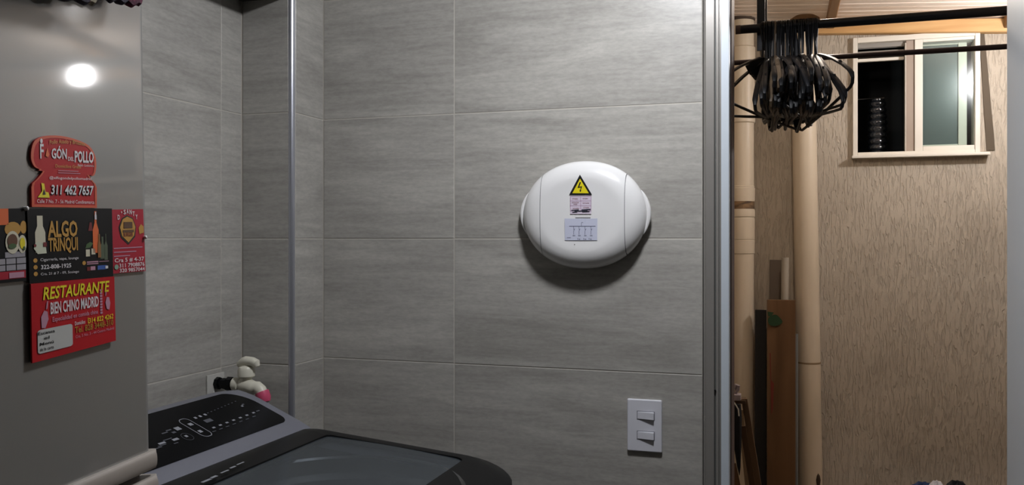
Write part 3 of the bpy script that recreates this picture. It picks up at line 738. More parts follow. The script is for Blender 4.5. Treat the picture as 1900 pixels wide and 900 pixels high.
cr(q, 329, 797, .014, .010); cr(q2, 322, 804, .010, .005); cr(q2, 305, 805, .016, .003); cr(q2, 312, 800, .014, .003); cr(q2, 450, 752, .008, .003); cr(q, 449, 755, .007, .004)
cr(q, 300, 824, .018, .005); cr(q, 325, 817, .016, .006); cr(q2, 300, 828, .022, .002); cr(q2, 326, 824, .012, .002); cr(q, 345, 811, .007, .006)
cr(q, 353, 789, .011, .008); cr(q, 371, 802, .009, .008); cr(q2, 310, 817, .024, .002); cr(q2, 293, 833, .02, .002)
cr(q2, 386, 782, .022, .010)
def ring(mb, cx, cy, hx, hy, r, wd):
    o = rrect(cx-hx, cx+hx, cy-hy, cy+hy, r, 6); i = rrect(cx-hx+wd, cx+hx-wd, cy-hy+wd, cy+hy-wd, r-wd, 6)
    for k in range(len(o)): put_poly(mb, [o[k], o[(k+1) % len(o)], i[(k+1) % len(i)], i[k]], fc)
x, y = cons(362, 795); ring(q, x, y, .034, .0145, .012, .0016)
x, y = cons(347, 812); ring(q2, x, y, .012, .012, .0118, .0008)
obj('panel_lettering', q, PRINT, pan)['kind'] = 'stuff'; obj('panel_lettering', q2, PRINT_D, pan)['kind'] = 'stuff'
# lid: black frame with a smoked window
LX0, LX1, LY0, LY1 = -1.012, -.503, 1.085, 1.697
def zl(x, y):
    z = -.4165 - .088*(x+1.0)
    f = max(0, (x+.66)/.157); z -= .012*f*f
    e = max(0, (y-1.60)/.1); z -= .004*e*e
    return z
N = 8
outer = rrect(LX0, LX1, LY0, LY1, [.13, .03, .03, .13], N)
inner = rrect(-.942, -.628, 1.15, 1.655, [.02, .012, .012, .02], N)
q = MB()
def loop(pts, dz, grow=0, cx=-.78, cy=1.39):
    return [wm(x + (grow if x > cx else -grow), y + (grow if y > cy else -grow), zl(x, y)+dz) for x, y in pts]
mid = [((a*.5+c*.5), (b*.5+d*.5)) for (a, b), (c, d) in zip(outer, inner)]
rows = [loop(inner, -.012), loop(inner, -.004), loop(inner, 0, .0015), loop(mid, .0025), loop(outer, .0015, -.012), loop(outer, -.001, -.003), loop(outer, -.005), loop(outer, -.020), loop(outer, -.022, -.004)]
q.grid(rows, True)
lid = obj('lid', q, BLACK, wash, ang=50)
GLASS = bpy.data.materials.new('smoked_glass'); GLASS.use_nodes = True; nt = GLASS.node_tree
b = nt.nodes['Principled BSDF']; b.inputs['Base Color'].default_value = lin('565C60'); b.inputs['Roughness'].default_value = .2; b.inputs['Specular IOR Level'].default_value = .5
tr = nt.nodes.new('ShaderNodeBsdfTransparent'); tr.inputs[0].default_value = (.55, .58, .60, 1)
fz = nt.nodes.new('ShaderNodeMixShader'); fz.inputs[0].default_value = .55
nt.links.new(tr.outputs[0], fz.inputs[1]); nt.links.new(b.outputs[0], fz.inputs[2]); nt.links.new(fz.outputs[0], nt.nodes['Material Output'].inputs[0])
q = MB(); NX = 10
gi = rrect(-.943, -.627, 1.149, 1.656, .012, 4)
rows = []
for k in range(NX+1):
    x = -.943+.316*k/NX
    rows.append([wm(x, 1.149+.507*j/12, zl(x, 1.149+.507*j/12)-.0035+.003*math.sin(PI*k/NX)) for j in range(13)])
q.grid(rows); obj('lid_window', q, GLASS, lid)
q = MB()
fl = lambda x, y: wm(x, y, zl(x, y)+.0042)
def lidp(px, py):
    d = ray(px, py); D = (-.4165+.003-.088)/(d.z+.088*d.x); return d.x*D, d.y*D
for px, py, du, dv in ((383, 893, .024, .006), (397, 886, .016, .006), (417, 876, .022, .004), (432, 868, .016, .005), (446, 861, .022, .0035)):
    x, y = lidp(px, py); put_rect(q, x-dv/2, y-du/2, x+dv/2, y+du/2, fl)
obj('lid_lettering', q, PRINT, lid)
# tub
tc = wm(-.775, 1.395, 0)
q = MB(); zt = CZ-.455*SC
q.lathe([(.218, zt), (.222, zt+.004), (.226, zt), (.224, zt-.03), (.212, zt-.04), (.212, zt-.40), (.05, zt-.41), (0, zt-.41)], (tc.x, tc.y, 0), 48)
tub = obj('tub', q, mat('brushed_steel', 'A8AAAE', .22, 1), wash)
q = MB(); q.lathe([(.0, zt-.30), (.03, zt-.30), (.05, zt-.34), (.14, zt-.39), (.20, zt-.405)], (tc.x, tc.y, 0), 36); obj('impeller', q, mat('grey_impeller', '8A8D92', .4), tub)
q = MB(); q.lathe([(.226, zt-.002), (.27, zt-.012), (.30, zt-.05), (.29, zt-.45)], (tc.x, tc.y, 0), 48); obj('tub_ring', q, mat('grey_tub_ring', '6E7276', .5), tub)

# ------------------------------------------------------------------ water tap on the left wall
FY = on_x(400, 710, XL).y
def fp(px, py): return on_y(px, py, FY)
tap = thing('water_tap', 'ivory plastic water tap with lever handle on the left wall', 'tap', (XL, FY, fp(415, 711).z))
c0 = fp(402, 711); ax = c0.z
q = MB(); q.box(XL, XL+.0035, FY-.034, FY+.028, ax-.03, ax+.022, .001); obj('wall_patch', q, mat('white_filler', 'BDBBB4', .8, bump=((120, 120, 120), .5, .002)), tap)
x1 = fp(432, 711).x; x2 = fp(446, 711).x; xb = fp(457, 711).x
q = MB(); q.tube([(XL+.003, FY, ax), (XL+.012, FY, ax), (XL+.0125, FY, ax), (XL+.020, FY, ax), (XL+.0205, FY, ax), (x1-.014, FY, ax), (x1-.0135, FY, ax), (x1, FY, ax)], [.0145, .0145, .0105, .0105, .013, .013, .0165, .0165], 8); obj('inlet_nipple', q, BLACK, tap)
q = MB(); q.tube([(x1, FY, ax), (x1+.004, FY, ax), (x2-.004, FY, ax), (x2, FY, ax), (xb-.006, FY, ax-.001), (xb+.006, FY, ax-.002), (xb+.02, FY, ax-.006), fp(478, 719), fp(484, 724), fp(487, 731), fp(488, 736)], [.012, .016, .016, .0135, .016, .0165, .0155, .0142, .0132, .0128, .0125], 16)
q.tube([(xb, FY, ax), (xb, FY, fp(457, 700).z), (xb, FY, fp(457, 699).z)], [.0125, .0125, .010], 16); obj('tap_body', q, IVORY, tap)
q = MB(); z0, z1 = fp(457, 700).z, fp(457, 681).z
q.tube([(xb, FY, z0), (xb, FY, z0+.003), (xb, FY, z1-.006), (xb, FY, z1), (xb, FY, z1+.004)], [.017, .0195, .0195, .016, .008], 18); obj('bonnet', q, IVORY, tap)
z2 = fp(457, 676).z; xa, xz = fp(443, 675).x, fp(478, 672).x
q = MB(); q.tube([(xb, FY, z1), (xb, FY, z2)], .008, 12)
q.tube([(xa-.002, FY, z2-.004), (xa+.003, FY, z2-.001), (xa+.014, FY, z2+.006), (xb, FY, z2+.008), (xb+.016, FY, z2+.007), (xz-.004, FY, z2+.003), (xz, FY, z2-.004)], [.004, .0085, .0105, .0108, .0105, .0105, .006], 12); obj('tap_handle', q, IVORY, tap)
hs = thing('water_hose', 'pink hose coupling under the tap spout, behind the washer', 'hose', fp(489, 742))
q = MB(); q.tube([fp(485.5, 727), fp(487, 731), fp(489.5, 738), fp(490, 744)], [.0155, .0162, .0162, .0145], 14); obj('coupling', q, mat('pink_plastic', 'C9506F', .4), hs)
q = MB(); e = fp(490, 744); q.tube([e, e+Vector((.003, 0, -.03)), e+Vector((.012, .0, -.09)), e+Vector((.012, .0, -.5)), e+Vector((.0, .0, -.9))], .011, 12); obj('hose_tube', q, mat('grey_hose', '9C9CA0', .5), hs)

# ------------------------------------------------------------------ dark shelf above the washer
sh = thing('wall_shelf', 'dark wooden shelf high in the left corner above the tap', 'shelf', (XL, 1.40, CZ+.572))
q = MB(); q.box(XL+.001, -1.135, 1.25, YC-.001, CZ+.572, CZ+.597, .002); obj('shelf_board', q, DARKWOOD, sh)
for yy in (1.32, 1.65):
    q = MB(); q.box(XL+.001, XL+.012, yy, yy+.02, CZ+.597, CZ+.70); q.box(XL+.001, -1.16, yy, yy+.02, CZ+.597, CZ+.606); obj('bracket', q, BLACK, sh)

# ------------------------------------------------------------------ breaker box
BL_, BR_ = on_y(970, 400, YB-.02), on_y(1203, 400, YB-.02)
bx = (BL_.x+BR_.x)/2; bz = (on_y(1085, 297, YB-.045).z + on_y(1085, 499, YB-.045).z)/2
bh = (on_y(1085, 297, YB-.045).z - on_y(1085, 499, YB-.045).z)/2; bwid = (BR_.x-BL_.x)/2 - .003
bb = thing('breaker_box', 'white oval electrical breaker box with a yellow hazard sticker', 'electrical box', (bx, YB, bz-bh))
EXP = 2.08
def se(a, s): 
    c, n = math.cos(a), math.sin(a)
    return (math.copysign(abs(c)**(2/EXP), c)*bwid*s, math.copysign(abs(n)**(2/EXP), n)*bh*s)
prof = [(.90, 0.0000), (.94, 0.0042), (.975, 0.0092), (.993, 0.0143), (1.0, 0.0193), (.997, 0.0244), (.985, 0.0302), (.962, 0.0361), (.93, 0.0416), (.885, 0.0466), (.83, 0.0508), (.77, 0.0538), (.70, 0.0556), (.66, 0.0561), (.60, 0.0558), (.54, 0.0553), (.45, 0.0549), (.3, 0.0549), (.12, 0.0549), (0, 0.0549)]
def dome(seg=96, k=1.0, dy=0):
    q = MB(); rows = []
    for s, d in prof:
        rows.append([(bx+se(2*PI*j/seg, max(s*k, 1e-4))[0], YB-d*k-dy, bz+se(2*PI*j/seg, max(s*k, 1e-4))[1]) for j in range(seg)])
    q.grid(rows, True); bmesh.ops.remove_doubles(q.bm, verts=q.bm.verts[:], dist=2e-4); return q
xs0 = on_y(1001, 400, YB-.06).x; xs1 = on_y(1158, 400, YB-.06).x; gp = .0006
def clip(q, x, keep_right):
    bmesh.ops.bisect_plane(q.bm, geom=q.bm.verts[:]+q.bm.edges[:]+q.bm.faces[:], plane_co=(x, 0, 0), plane_no=(1, 0, 0), clear_inner=keep_right, clear_outer=not keep_right)
q = dome(); clip(q, xs0+gp, True); clip(q, xs1-gp, False); cv = obj('cover', q, WHITE_PL, bb, ang=50, wn=False)
q = dome(); clip(q, xs0-gp, False); obj('side_panel', q, WHITE_PL, bb, ang=50, wn=False)
q = dome(); clip(q, xs1+gp, True); obj('side_panel', q, WHITE_PL, bb, ang=50, wn=False)
q = dome(96, .975); obj('back_box', q, mat('unlit_inner_grey', '6A6A6C', .6), bb, ang=50, wn=False)  # darker grey makes the inside look unlit through the cover seams
for sg in (-1, 1):
    q = MB(); path = []; rad = []
    for k in range(15):
        a = (-.36+.80*k/14) if sg > 0 else PI-(-.36+.80*k/14)
        x, z = se(a, 1.0); f = math.sin(PI*k/14)
        path.append((bx+x*(1.0+.028*f), YB-.0195, bz+z*(1.0))); rad.append(.001+.0042*f**.7)
    q.tube(path, rad, 8); obj('side_tab', q, WHITE_PL, bb)
# stickers
YF = YB-.0563
fs = lambda lv: (lambda px, py: on_y(px, py, YF-.0003*lv))
def sticker(name, m, fn, lv): q = MB(); fn(q, fs(lv)); return obj(name, q, m, bb)
tri = lambda k: [tuple(Vector((1077, 351))+(Vector(p)-Vector((1077, 351)))*k) for p in ((1076, 324), (1098.5, 361.5), (1056, 361.5))]
sticker('hazard_sticker', INK_K, lambda q, f: put_poly(q, tri(1), f), 1)
sticker('hazard_face', INK_Y, lambda q, f: put_poly(q, tri(.72), f), 2)
sticker('hazard_bolt', INK_K, lambda q, f: [put_poly(q, [(1075.5, 338), (1078.2, 338), (1074.8, 346.4), (1080.2, 345.6), (1077.6, 353.2), (1078.8, 353.4), (1076.2, 356.6), (1075.2, 352.4), (1076.3, 352.8), (1077.8, 347.8), (1071.6, 348.8)], f)], 3)
sticker('circuit_label', mat('pinkish_label', 'D3C6D4', .5), lambda q, f: put_poly(q, [(1057.5, 363.5), (1097.5, 363.5), (1097, 397), (1058, 397)], f), 1)
def lab1(q, f):
    for i, x in enumerate((1058, 1077, 1096.4)): put_rect(q, x, 364, x+.7, 392, f)
    for y in (364, 372.5, 381.5, 391): put_rect(q, 1058, y, 1097, y+.6, f)
sticker('label_grid', mat('mauve_print', 'A5809C', .5), lab1, 2)
def lab1t(q, f):
    for x, y, wd in ((1062, 367.5, 10), (1081, 367, 10), (1061, 374.5, 13), (1064, 377.5, 7), (1081, 375.5, 12), (1063, 385.5, 11), (1082, 384, 11)): put_text(q, 'circuito', (x, y+2.2, x+wd, y), f, .01)
sticker('label_lettering', INK_DR, lab1t, 3)
sticker('pen_scribble', mat('dark_ink', '2E2F3A', .5), lambda q, f: [put_poly(q, [(x0, y0), (x1, y0-1), (x1, y0+1.2), (x0, y0+1.8)], f) for x0, x1, y0 in ((1060, 1074, 389.5), (1079, 1096, 388.5), (1062, 1071, 393), (1080, 1094, 392.2), (1066, 1090, 391))], 3)
sticker('title_line', INK_K, lambda q, f: put_rect(q, 1067.5, 403.6, 1095.5, 405.0, f), 2)
sticker('diagram_label', mat('bluish_label', 'C6C9DA', .5), lambda q, f: put_poly(q, [(1047.5, 405.5), (1108.5, 405.5), (1108, 446), (1048, 446)], f), 1)
def diag(q, f):
    put_rect(q, 1056, 419.2, 1105, 420.2, f)
    put_rect(q, 1078.5, 413, 1079.2, 419.2, f); put_rect(q, 1079, 412.4, 1082, 413.1, f)
    for x in (1064, 1074, 1085, 1096): put_rect(q, x, 420, x+.7, 426, f); put_poly(q, [(x+.7, 426), (x+2.2, 424), (x+2.6, 424.6), (x+.8, 429)], f); put_rect(q, x, 428, x+.7, 435, f); put_text(q, '20A', (x-1.5, 438.4, x+3.4, 435.8), f, .02)
    for x in (1074, 1085, 1095): put_text(q, '1x', (x-2.5, 445, x+3, 441.8), f, .02)
    put_rect(q, 1052, 440.6, 1059, 441.4, f)
sticker('diagram_print', mat('grey_blue_print', '5A5C74', .5), diag, 2)
sticker('speck', INK_K, lambda q, f: put_poly(q, circle(1066, 453.5, .8, .8, 8), f), 1)

# ------------------------------------------------------------------ light switch
c0, c1 = on_y(1164.5, 740, YB), on_y(1229, 840, YB)
sx = (c0.x+c1.x)/2; szc = (on_y(1196, 741, YB-.004).z+on_y(1196, 838, YB-.004).z)/2
hw, hh = (c1.x-c0.x)/2, (on_y(1196, 741, YB-.004).z-on_y(1196, 838, YB-.004).z)/2
sw = thing('light_switch', 'white wall plate with two horizontal rocker switches', 'light switch', (sx, YB, szc-hh))
q = MB(); q.box(sx-hw, sx+hw, YB-.0075, YB-.0002, szc-hh, szc+hh, .003, 3); obj('plate', q, WHITE_SW, sw)
for py in (771.5, 808.5):
    c = on_y(1198, py, YB-.009)
    rw, rh = .0185, .0088
    q = MB(); q.box(c.x-rw-.0015, c.x+rw+.0015, YB-.0080, YB-.0072, c.z-rh-.0012, c.z+rh+.0012, .0003); ins = obj('switch_insert', q, mat('grey_gap', '77777E', .5), sw)
    q = MB(); a, b2 = c.x-rw, c.x+rw
    q.slab([(a, c.z-rh), (b2, c.z-rh), (b2, c.z+rh), (a, c.z+rh)], lambda x, z: (x, YB-.0076, z), lambda x, z: (x, YB-(.0085 if x < c.x else .0150), z + (.0008 if z < c.z else -.0008)))
    bmesh.ops.bevel(q.bm, geom=q.bm.edges[:], offset=.0006, segments=2, affect='EDGES'); obj('rocker', q, WHITE_SW, sw)

# ------------------------------------------------------------------ hanging clothes rack with hangers
YR1, YR2, ZRD = 2.30, 2.73, CZ+.540
rack = thing('clothes_rack', 'black hanging clothes rack with two long rods under the patio roof', 'clothes rack', (.3, 2.5, ZRD))
METAL_BK = mat('black_painted_tube', '17171B', .38, .3)
x0 = on_y(1372, 57, YR1).x; x0b = on_y(1365, 57, YR1).x
q = MB(); q.cyl((x0, YR1, ZRD), (1.25, YR1, ZRD), .0112); obj('rod', q, METAL_BK, rack)
q = MB(); q.cyl((x0b, YR1, ZRD), (x0+.003, YR1, ZRD), .0116); obj('rod_cap', q, mat('brown_cap', '4B3A36', .6), rack)
q = MB(); q.cyl((x0-.06, YR2, ZRD), (1.25, YR2, ZRD), .0078); obj('rod', q, mat('dark_brown_tube', '2A2024', .4, .3), rack)
xv = on_y(1412, 20, YR1+.02).x
for xx in (xv, 1.18):
    q = MB(); zt2 = rz(xx)-.001
    q.box(xx-.010, xx+.010, YR1+.013, YR1+.019, ZRD-.055, zt2, .001); obj('upright', q, METAL_BK, rack)
    q = MB(); q.box(xx-.007, xx+.007, YR2+.009, YR2+.014, ZRD-.02, zt2, .001); obj('upright', q, METAL_BK, rack)
    q = MB(); q.box(xx-.006, xx+.006, YR1+.018, YR2+.010, ZRD-.035, ZRD-.025, .001); obj('cross_arm', q, METAL_BK, rack)
HBLACK = mat('black_hanger_plastic', '0C0D0F', .5, 0, .3); HBROWN = mat('smoky_brown_hanger', '5A4C3C', .5, 0, .3); HGREY = mat('dark_grey_hanger', '1A1B1E', .5, 0, .3)
def hanger(m, label, w=.205, web=False, hook_r=.0165):
    t = thing('clothes_hanger', label, 'hanger', (0, 0, 0), (0, 0, 0), 'hangers bunched on the front rod')
    q = MB(); R = hook_r
    path = [(0, R*math.cos(a), R*math.sin(a)-.003) for a in [math.radians(-35+ 8.5*k) for k in range(26)]]
    path += [(0, -R*.35, -.030), (0, 0, -.042), (0, 0, -.085)]
    q.tube(path, .0026, 6); obj('hook', q, m, t)
    q = MB(); pts = []
    top = [(0, -.080), (.02, -.086), (.06, -.104), (.11, -.130), (.16, -.160), (w-.012, -.184)]
    end = [(w, -.196), (w+.003, -.208), (w-.004, -.219), (w-.018, -.224)]
    half = top+end
    loop_ = [(0, y, z) for y, z in half] + [(0, w*.5, -.2265), (0, 0, -.228)]
    full = loop_ + [(0, -y, z) for _, y, z in loop_[-2:0:-1]]
    q.tube(full, .0034, 8, closed=True)
    for v in q.bm.verts: v.co.x *= 1.9 if v.co.z > -.20 else 1.2
    if web: 
        q.slab([(-.075, -.118), (-.02, -.082), (.02, -.082), (.075, -.118), (.05, -.135), (0, -.128), (-.05, -.135)], lambda y, z: (-.004, y, z), lambda y, z: (.004, y, z))
    obj('shoulder_frame', q, m, t)
    for s in (-1, 1):
        q = MB(); q.tube([(0, s*.155, -.156), (0, s*.150, -.149), (0, s*.142, -.147)], .003, 6); obj('strap_notch', q, m, t)
    return t
pr = [hanger(HBLACK, ''), hanger(HBLACK, '', .215, True), hanger(HGREY, '', .195), hanger(HBROWN, '', .2)]
n = 0; used = set()
xa, xb_ = on_y(1420, 50, YR1).x, on_y(1514, 50, YR1).x
# (place along the rod 0..1, which, yaw, tilt, label)
LAB = 'black plastic clothes hanger bunched among others on the front rod'
plan = []
for k in range(38):
    f = k/37
    plan.append((f, (0, 1, 0, 2)[k % 4], random.gauss(0, 4.5), random.gauss(0, 2.2), LAB))
plan[7] = (plan[7][0], 3, 3, 0, 'smoky brown clothes hanger among the black ones, left of the two')
plan[8] = (plan[8][0], 3, -2, 1, 'smoky brown clothes hanger among the black ones, right of the two')
plan = [p+(random.gauss(0, 5),) for p in plan]
plan += [(-.03, 1, -27, 0, 'black hanger swung left, upper of two with broad dark shoulders', -6), (.03, 1, -33, 2, 'black hanger swung left, lower of two with broad dark shoulders', 5),
         (.93, 0, 16, -5, 'black hanger swung out to the right, higher of the two', -8), (.86, 0, 22, 0, 'black hanger swung out to the right, lower and nearer', 2), (1.0, 2, 8, 1, 'dark grey hanger nearest the right end of the bunch', 0)]
for f, which, yaw, tilt, lab, swing in plan:
    src = pr[which]
    o = src if which not in used else copy_tree(src); used.add(which)
    o.location = (xa+(xb_-xa)*f, YR1, ZRD+random.uniform(-.0005, .001)); o.rotation_euler = (math.radians(swing), math.radians(tilt), math.radians(yaw)); o['label'] = lab
q = MB(); c = on_y(1492, 38, YR1)
q.slab(curve_pts([(c.x-.032, ZRD+.012), (c.x+.034, ZRD+.012), (c.x+.026, ZRD+.022), (c.x+.012, ZRD+.026), (c.x-.012, ZRD+.026), (c.x-.026, ZRD+.02)], 4), lambda x, z: (x, YR1-.006, z), lambda x, z: (x, YR1+.006, z))
tag(obj('wooden_clip', q, PINE_DK), 'brown wooden clip lying on the front rod above the hangers', 'clip')

# ------------------------------------------------------------------ drain pipes on the patio wall
YP = 4.12
pc = on_y(1376.5, 500, YP).x
p1 = thing('drain_pipe', 'beige drain pipe with collars right beside the door frame', 'pipe', (pc, YP, 0), (0, 0, 0), 'beige drain pipes')
def zp(py): return on_y(1378, py, YP).z
q = MB(); q.lathe([(.054, 0), (.054, rz(pc)-.004)], (pc, YP, 0), 36); obj('pipe_tube', q, PVC, p1)
q = MB(); q.lathe([(.054, zp(471)), (.0575, zp(470)), (.0575, zp(446)), (.0555, zp(445)), (.0575, zp(444)), (.0575, zp(406)), (.055, zp(404)), (.0585, zp(402)), (.0585, zp(391)), (.0555, zp(389)), (.0555, zp(374)), (.0585, zp(372)), (.0585, zp(350)), (.0565, zp(349)), (.0565, zp(346)), (.054, zp(345))], (pc, YP, 0), 36); obj('collar', q, PVC, p1)
q = MB(); q.lathe([(.0562, zp(388)), (.0566, zp(386)), (.0566, zp(376)), (.0562, zp(374))], (pc, YP, 0), 36); obj('tape_band', q, mat('dark_tape', '4A3A2C', .8, vary=('8A6C4C', (30, 30, 60))), p1)
q = MB(); q.lathe([(.054, zp(230)), (.060, zp(228)), (.060, zp(196)), (.0575, zp(194)), (.0575, zp(120)), (.060, zp(118)), (.060, zp(90)), (.0545, zp(88))], (pc, YP, 0), 36); obj('coupling', q, PVC, p1)
q = MB(); q.lathe([(.0545, zp(40)), (.06, zp(38)), (.06, zp(31)), (.0545, zp(30))], (pc, YP, 0), 36); obj('top_flange', q, mat('grimy_seal', '463A30', .8), p1)
a, b2 = on_y(1489.5, 60, YP), on_y(1503.5, 900, YP)
sl = (b2-a)/(a.z-b2.z); bot = b2+sl*b2.z; topz = rz(a.x)-.06; top = a - sl*(topz-a.z)
p2 = thing('drain_pipe', 'beige drain pipe standing free, second pipe from the door frame', 'pipe', (bot.x, YP, 0), (0, 0, 0), 'beige drain pipes')
q = MB(); q.cyl((bot.x, YP, 0), (top.x, YP, topz), .0525, 36); obj('pipe_tube', q, PVC, p2)
m1 = on_y(1500, 672, YP)
q = MB(); q.cyl(m1-Vector((0, 0, .004)), m1+Vector((0, 0, .004)), .0532, 36); obj('joint_ring', q, mat('dirty_joint', '8A7458', .7), p2)
m1 = on_y(1518, 890, YP-.035)
q = MB(); q.lathe([(0, -.03), (.008, -.02), (.011, 0), (.007, .02), (0, .03)], (0, 0, 0), 12); q.bm.transform(Matrix.Translation(m1+Vector((0, -.006, 0)))); obj('dark_knot', q, mat('dark_brown_stain', '3A2A1C', .8), p2)

# shadow on the wall beside the window, built as a thin dark strip
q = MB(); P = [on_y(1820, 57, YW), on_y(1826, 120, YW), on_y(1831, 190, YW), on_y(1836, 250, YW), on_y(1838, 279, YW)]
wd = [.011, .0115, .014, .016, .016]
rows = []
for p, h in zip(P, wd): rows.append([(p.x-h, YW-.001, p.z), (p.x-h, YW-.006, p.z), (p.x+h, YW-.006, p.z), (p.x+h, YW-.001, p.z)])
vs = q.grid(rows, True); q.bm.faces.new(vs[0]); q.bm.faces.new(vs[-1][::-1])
tag(obj('shadow_strip', q, SHADOW_TAUPE), 'narrow taupe strip standing in for a shadow on the wall right of the window', 'strip')

# ribbed vessel and shelf edge inside the dark window
vc = on_y(1628, 240, YW+.16); zb0 = on_y(1628, 292, YW+.16).z; zt0 = on_y(1628, 188, YW+.16).z
vs_ = thing('ribbed_jar', 'dark shiny ribbed jar standing inside the open window', 'jar', (vc.x, vc.y, zb0))
pf = [(0, 0), (.040, 0)]; H = zt0-zb0; nr = 9
for i in range(nr):
    for k in range(5):
        a = k/5; pf.append((.037 + .0075*math.sin(PI*a) - .0018*(i > 5)*(i-5), H*(i+a)/nr))
pf += [(.030, H), (0, H)]
q = MB(); q.lathe(pf, (vc.x, vc.y, zb0), 32); obj('jar_body', q, mat('dark_ribbed_glass', '15191E', .09, 0, .9, bump=((40, 40, 120), .5, .004)), vs_)
q = MB(); q.lathe([(.030, H), (.032, H+.001), (.032, H+.008), (0, H+.009)], (vc.x, vc.y, zb0), 24); obj('jar_lid', q, mat('dark_lid', '1A1D22', .2), vs_)
q = MB(); a = on_y(1590, 288, YW+.12); b2 = on_y(1676, 288, YW+.12)
q.box(a.x-.1, b2.x+.1, YW+.10, YW+.26, zb0-.012, zb0, .002); tag(obj('inner_ledge', q, DARKROOM), 'dark ledge inside the open window under the ribbed jar', 'shelf')
q = MB(); a = on_y(1584, 185, YW+.25); b2 = on_y(1641, 181.5, YW+.25)
q.cyl(a, b2, .0028, 8); tag(obj('inner_rail', q, mat('steel_rail', 'B5B8BC', .25, 1)), 'thin shiny rail inside the dark window above the jar', 'rail')

# ------------------------------------------------------------------ things leaning in the patio corner
yb = 4.02
def board(name, px0, px1, py, y, m, label, cat, thk=.02, lean=.02, group=None):
    a, b = on_y(px0, py, y), on_y(px1, py, y)
    q = MB(); z1 = a.z
    q.slab([(a.x, 0), (b.x, 0), (b.x, z1), (a.x, z1)], lambda x, z: (x, y - lean*(1-z/z1), z), lambda x, z: (x, y+thk - lean*(1-z/z1), z))
    bmesh.ops.bevel(q.bm, geom=q.bm.edges[:], offset=.002, segments=1, affect='EDGES')
    return tag(obj(name, q, m), label, cat, group)
bdt = thing('wooden_board', 'brown wooden board with a dark green leaf mark standing behind the pipe', 'board', (on_y(1448, 560, yb).x, yb, 0))
a, b2 = on_y(1423, 556, yb), on_y(1476, 556, yb)
q = MB(); q.slab([(a.x, 0), (b2.x, 0), (b2.x, a.z), (a.x, a.z)], lambda x, z: (x, yb-.03*(1-z/a.z), z), lambda x, z: (x, yb+.02-.03*(1-z/a.z), z))
bmesh.ops.bevel(q.bm, geom=q.bm.edges[:], offset=.002, segments=1, affect='EDGES'); obj('plank', q, BROWNWOOD, bdt)
ff = lambda px, py: on_y(px, py, yb-.012)
q = MB(); put_poly(q, curve_pts([(1425, 592), (1431, 586), (1440, 584), (1447, 590), (1452, 597), (1446, 603), (1436, 605), (1427, 602)], 3), ff); put_poly(q, [(1424, 578), (1436, 580), (1430, 588), (1425, 586)], ff); obj('leaf_mark', q, mat('dark_green_print', '1E3A1E', .6), bdt)
q = MB(); put_poly(q, [(1428, 655), (1430, 655), (1431, 705), (1436, 712), (1434, 760), (1431, 770), (1430, 720)], lambda px, py: on_y(px, py, yb-.0295)); obj('red_mark', q, mat('dull_red_print', '6E2A1E', .6), bdt)
board('shade_board', 1401, 1422, 575, yb+.03, mat('near_black_shade', '1C1A1A', .6), 'narrow black board added for the shade between the first pipe and the brown board', 'board')  # near-black board stands in for the mostly shadowed gap beside the plank
q = MB(); a = on_y(1457, 478, yb+.065); b2 = on_y(1456, 560, yb+.065)
q.tube([a+Vector((0, 0, .0)), b2, Vector((b2.x, b2.y, .4)), Vector((b2.x, b2.y, .0))], .0165, 14); tag(obj('plastic_roll', q, mat('cloudy_white_plastic', 'A39A8C', .5)), 'cloudy white plastic tube standing behind the brown board', 'tube')
q = MB(); a = on_y(1428, 482, YW-.012); b2 = on_y(1452, 556, YW-.012); q.box(a.x, b2.x, YW-.014, YW-.002, b2.z-.5, a.z, .003)
tag(obj('plastic_sheet', q, mat('grey_taupe_plastic', '6E6257', .5)), 'flat taupe plastic panel against the wall left of the white tube', 'panel')
q = MB(); a = on_y(1477, 620, yb+.01); q.cyl((a.x, yb+.01, 0), (a.x, yb+.02, a.z), .009, 12); tag(obj('grey_pole', q, mat('grey_pole', '70716F', .5)), 'thin grey pole standing between the brown board and second pipe', 'pole')

# folded wooden stand behind the left jamb, with what hangs on it
yk = 3.0
def kp(px, py, y=yk): return on_y(px, py, y)
st = thing('wooden_stand', 'folded dark wooden stand leaning behind the door frame', 'stand', (kp(1385, 900).x, yk, 0))
WST = mat('weathered_wood', '6B5138', .65, vary=('4E3925', (20, 20, 3)))
def leg(pa, pb, wd, m, y):
    a, b = kp(*pa, y), kp(*pb, y); k = (b-a)/(a.z-b.z); e = b+k*b.z
    q = MB(); q.bar(e, a, wd, .02, .002); obj('leg', q, m, st)
leg((1381, 740), (1407, 900), .013, WST, yk); leg((1378, 790), (1396, 900), .011, WST, yk+.035); leg((1360, 860), (1368, 900), .011, WST, yk+.02)
leg((1374, 760), (1388, 900), .009, mat('pale_wood', '9A8468', .65), yk+.06)
q = MB(); a, b2 = kp(1362, 741), kp(1384, 741); q.box(a.x-.05, b2.x, yk-.012, yk+.05, a.z-.012, a.z, .002); obj('cross_bar', q, WST, st)
um = thing('closed_umbrella', 'small black closed umbrella hanging point down from the wooden stand', 'umbrella', kp(1369, 870, yk-.03))
q = MB(); q.tube([kp(1372, 882, yk-.03), kp(1371, 866, yk-.03), kp(1368, 820, yk-.03), kp(1367, 775, yk-.03), kp(1368, 750, yk-.03)], [.001, .006, .014, .017, .012], 10); obj('canopy', q, mat('black_cloth', '141418', .9, bump=((200, 200, 20), .4, .002)), um)
q = MB(); q.tube([kp(1371, 772, yk-.055), kp(1370, 760, yk-.055), kp(1366, 753, yk-.055), kp(1362, 747, yk-.055)], .0022, 8); obj('strap', q, mat('white_strap', 'C8C4BC', .6), um)
q = MB(); a = kp(1368, 725, yk-.02)
q.box(a.x-.022, a.x+.012, yk-.04, yk+.0, kp(1368, 740, yk).z, kp(1368, 729, yk).z, .003)
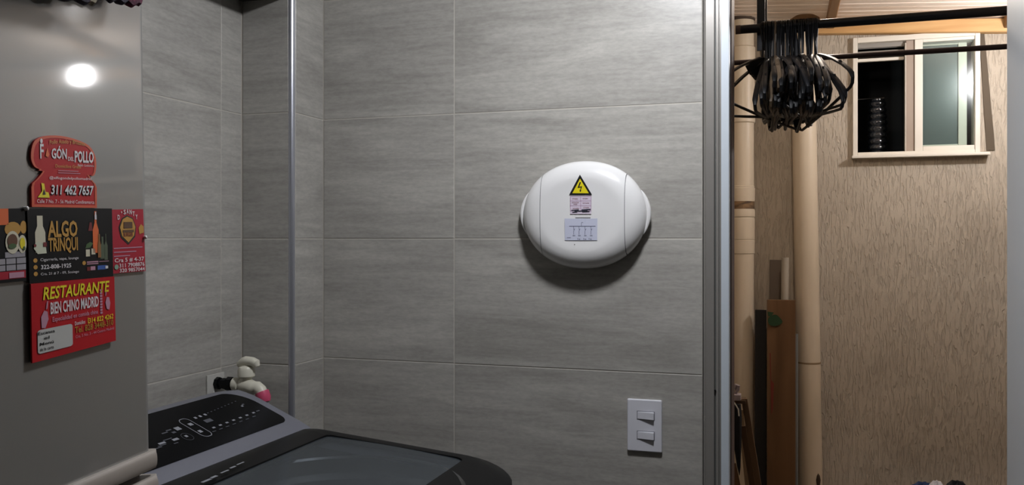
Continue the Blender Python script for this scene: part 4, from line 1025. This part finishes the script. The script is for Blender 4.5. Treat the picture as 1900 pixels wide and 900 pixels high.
q.tube([kp(1362, 722, yk-.02), kp(1366, 714, yk-.02), kp(1370, 716, yk-.02), kp(1369, 723, yk-.02), kp(1365, 728, yk-.02), kp(1366, 733, yk-.02)], .006, 8)
tag(obj('white_clamp', q, mat('pale_lilac_plastic', '9C9094', .5)), 'pale plastic clamp sitting on top of the wooden stand', 'clamp')

# laundry hamper whose clothes just reach into the picture
hp = kp(1745, 899, 2.62); ztop = hp.z
hx, hy = hp.x, 2.62
hm = thing('laundry_hamper', 'grey plastic laundry hamper below the picture edge under the clothes', 'hamper', (hx, hy, 0))
q = MB(); q.lathe([(0, .0), (.16, .0), (.165, .01), (.19, ztop-.12), (.197, ztop-.115), (.197, ztop-.10), (.185, ztop-.10), (.155, .02), (0, .02)], (hx, hy, 0), 40); obj('basket', q, mat('grey_hamper', '77787A', .5), hm)
q = MB(); q.lathe([(.197, ztop-.104), (.203, ztop-.108), (.203, ztop-.118), (.196, ztop-.122)], (hx, hy, 0), 40); obj('rim', q, mat('dark_rim', '4A4B4E', .5), hm)
def heap(px0, px1, pyt, y, m, label, h=.1, seed=0):
    a, b = kp(px0, pyt, y), kp(px1, pyt, y); cx = (a.x+b.x)/2; rx = (b.x-a.x)/2
    q = MB(); rows = []; rnd = random.Random(seed)
    for i in range(7):
        t = i/6; rr = math.cos(t*PI/2)**.75; z = a.z-h + h*math.sin(t*PI/2)
        rows.append([(cx+(rx*rr+1e-4)*(1+.05*math.sin(5*k*2*PI/24+seed))*math.cos(2*PI*k/24), y+(.075*rr+1e-4)*(1+.07*math.sin(3*k*2*PI/24+2*seed))*math.sin(2*PI*k/24), z+.004*math.sin(k*1.7+i)) for k in range(24)])
    vs = q.grid(rows, True); q.bm.faces.new(vs[0][::-1])
    return tag(obj('clothing', q, m), label, 'clothing', 'clothes heaped on the hamper')
heap(1676, 1758, 894.5, 2.60, mat('navy_cloth', '1E2F52', .9), 'navy blue garment at the left of the laundry heap', seed=1)
heap(1716, 1764, 893.5, 2.54, mat('white_cloth', 'C9C4C4', .9), 'white garment between the navy and black laundry', seed=2)
heap(1744, 1812, 892.5, 2.50, mat('black_knit', '0E0E12', .95), 'black garment at the right of the laundry heap', seed=3)
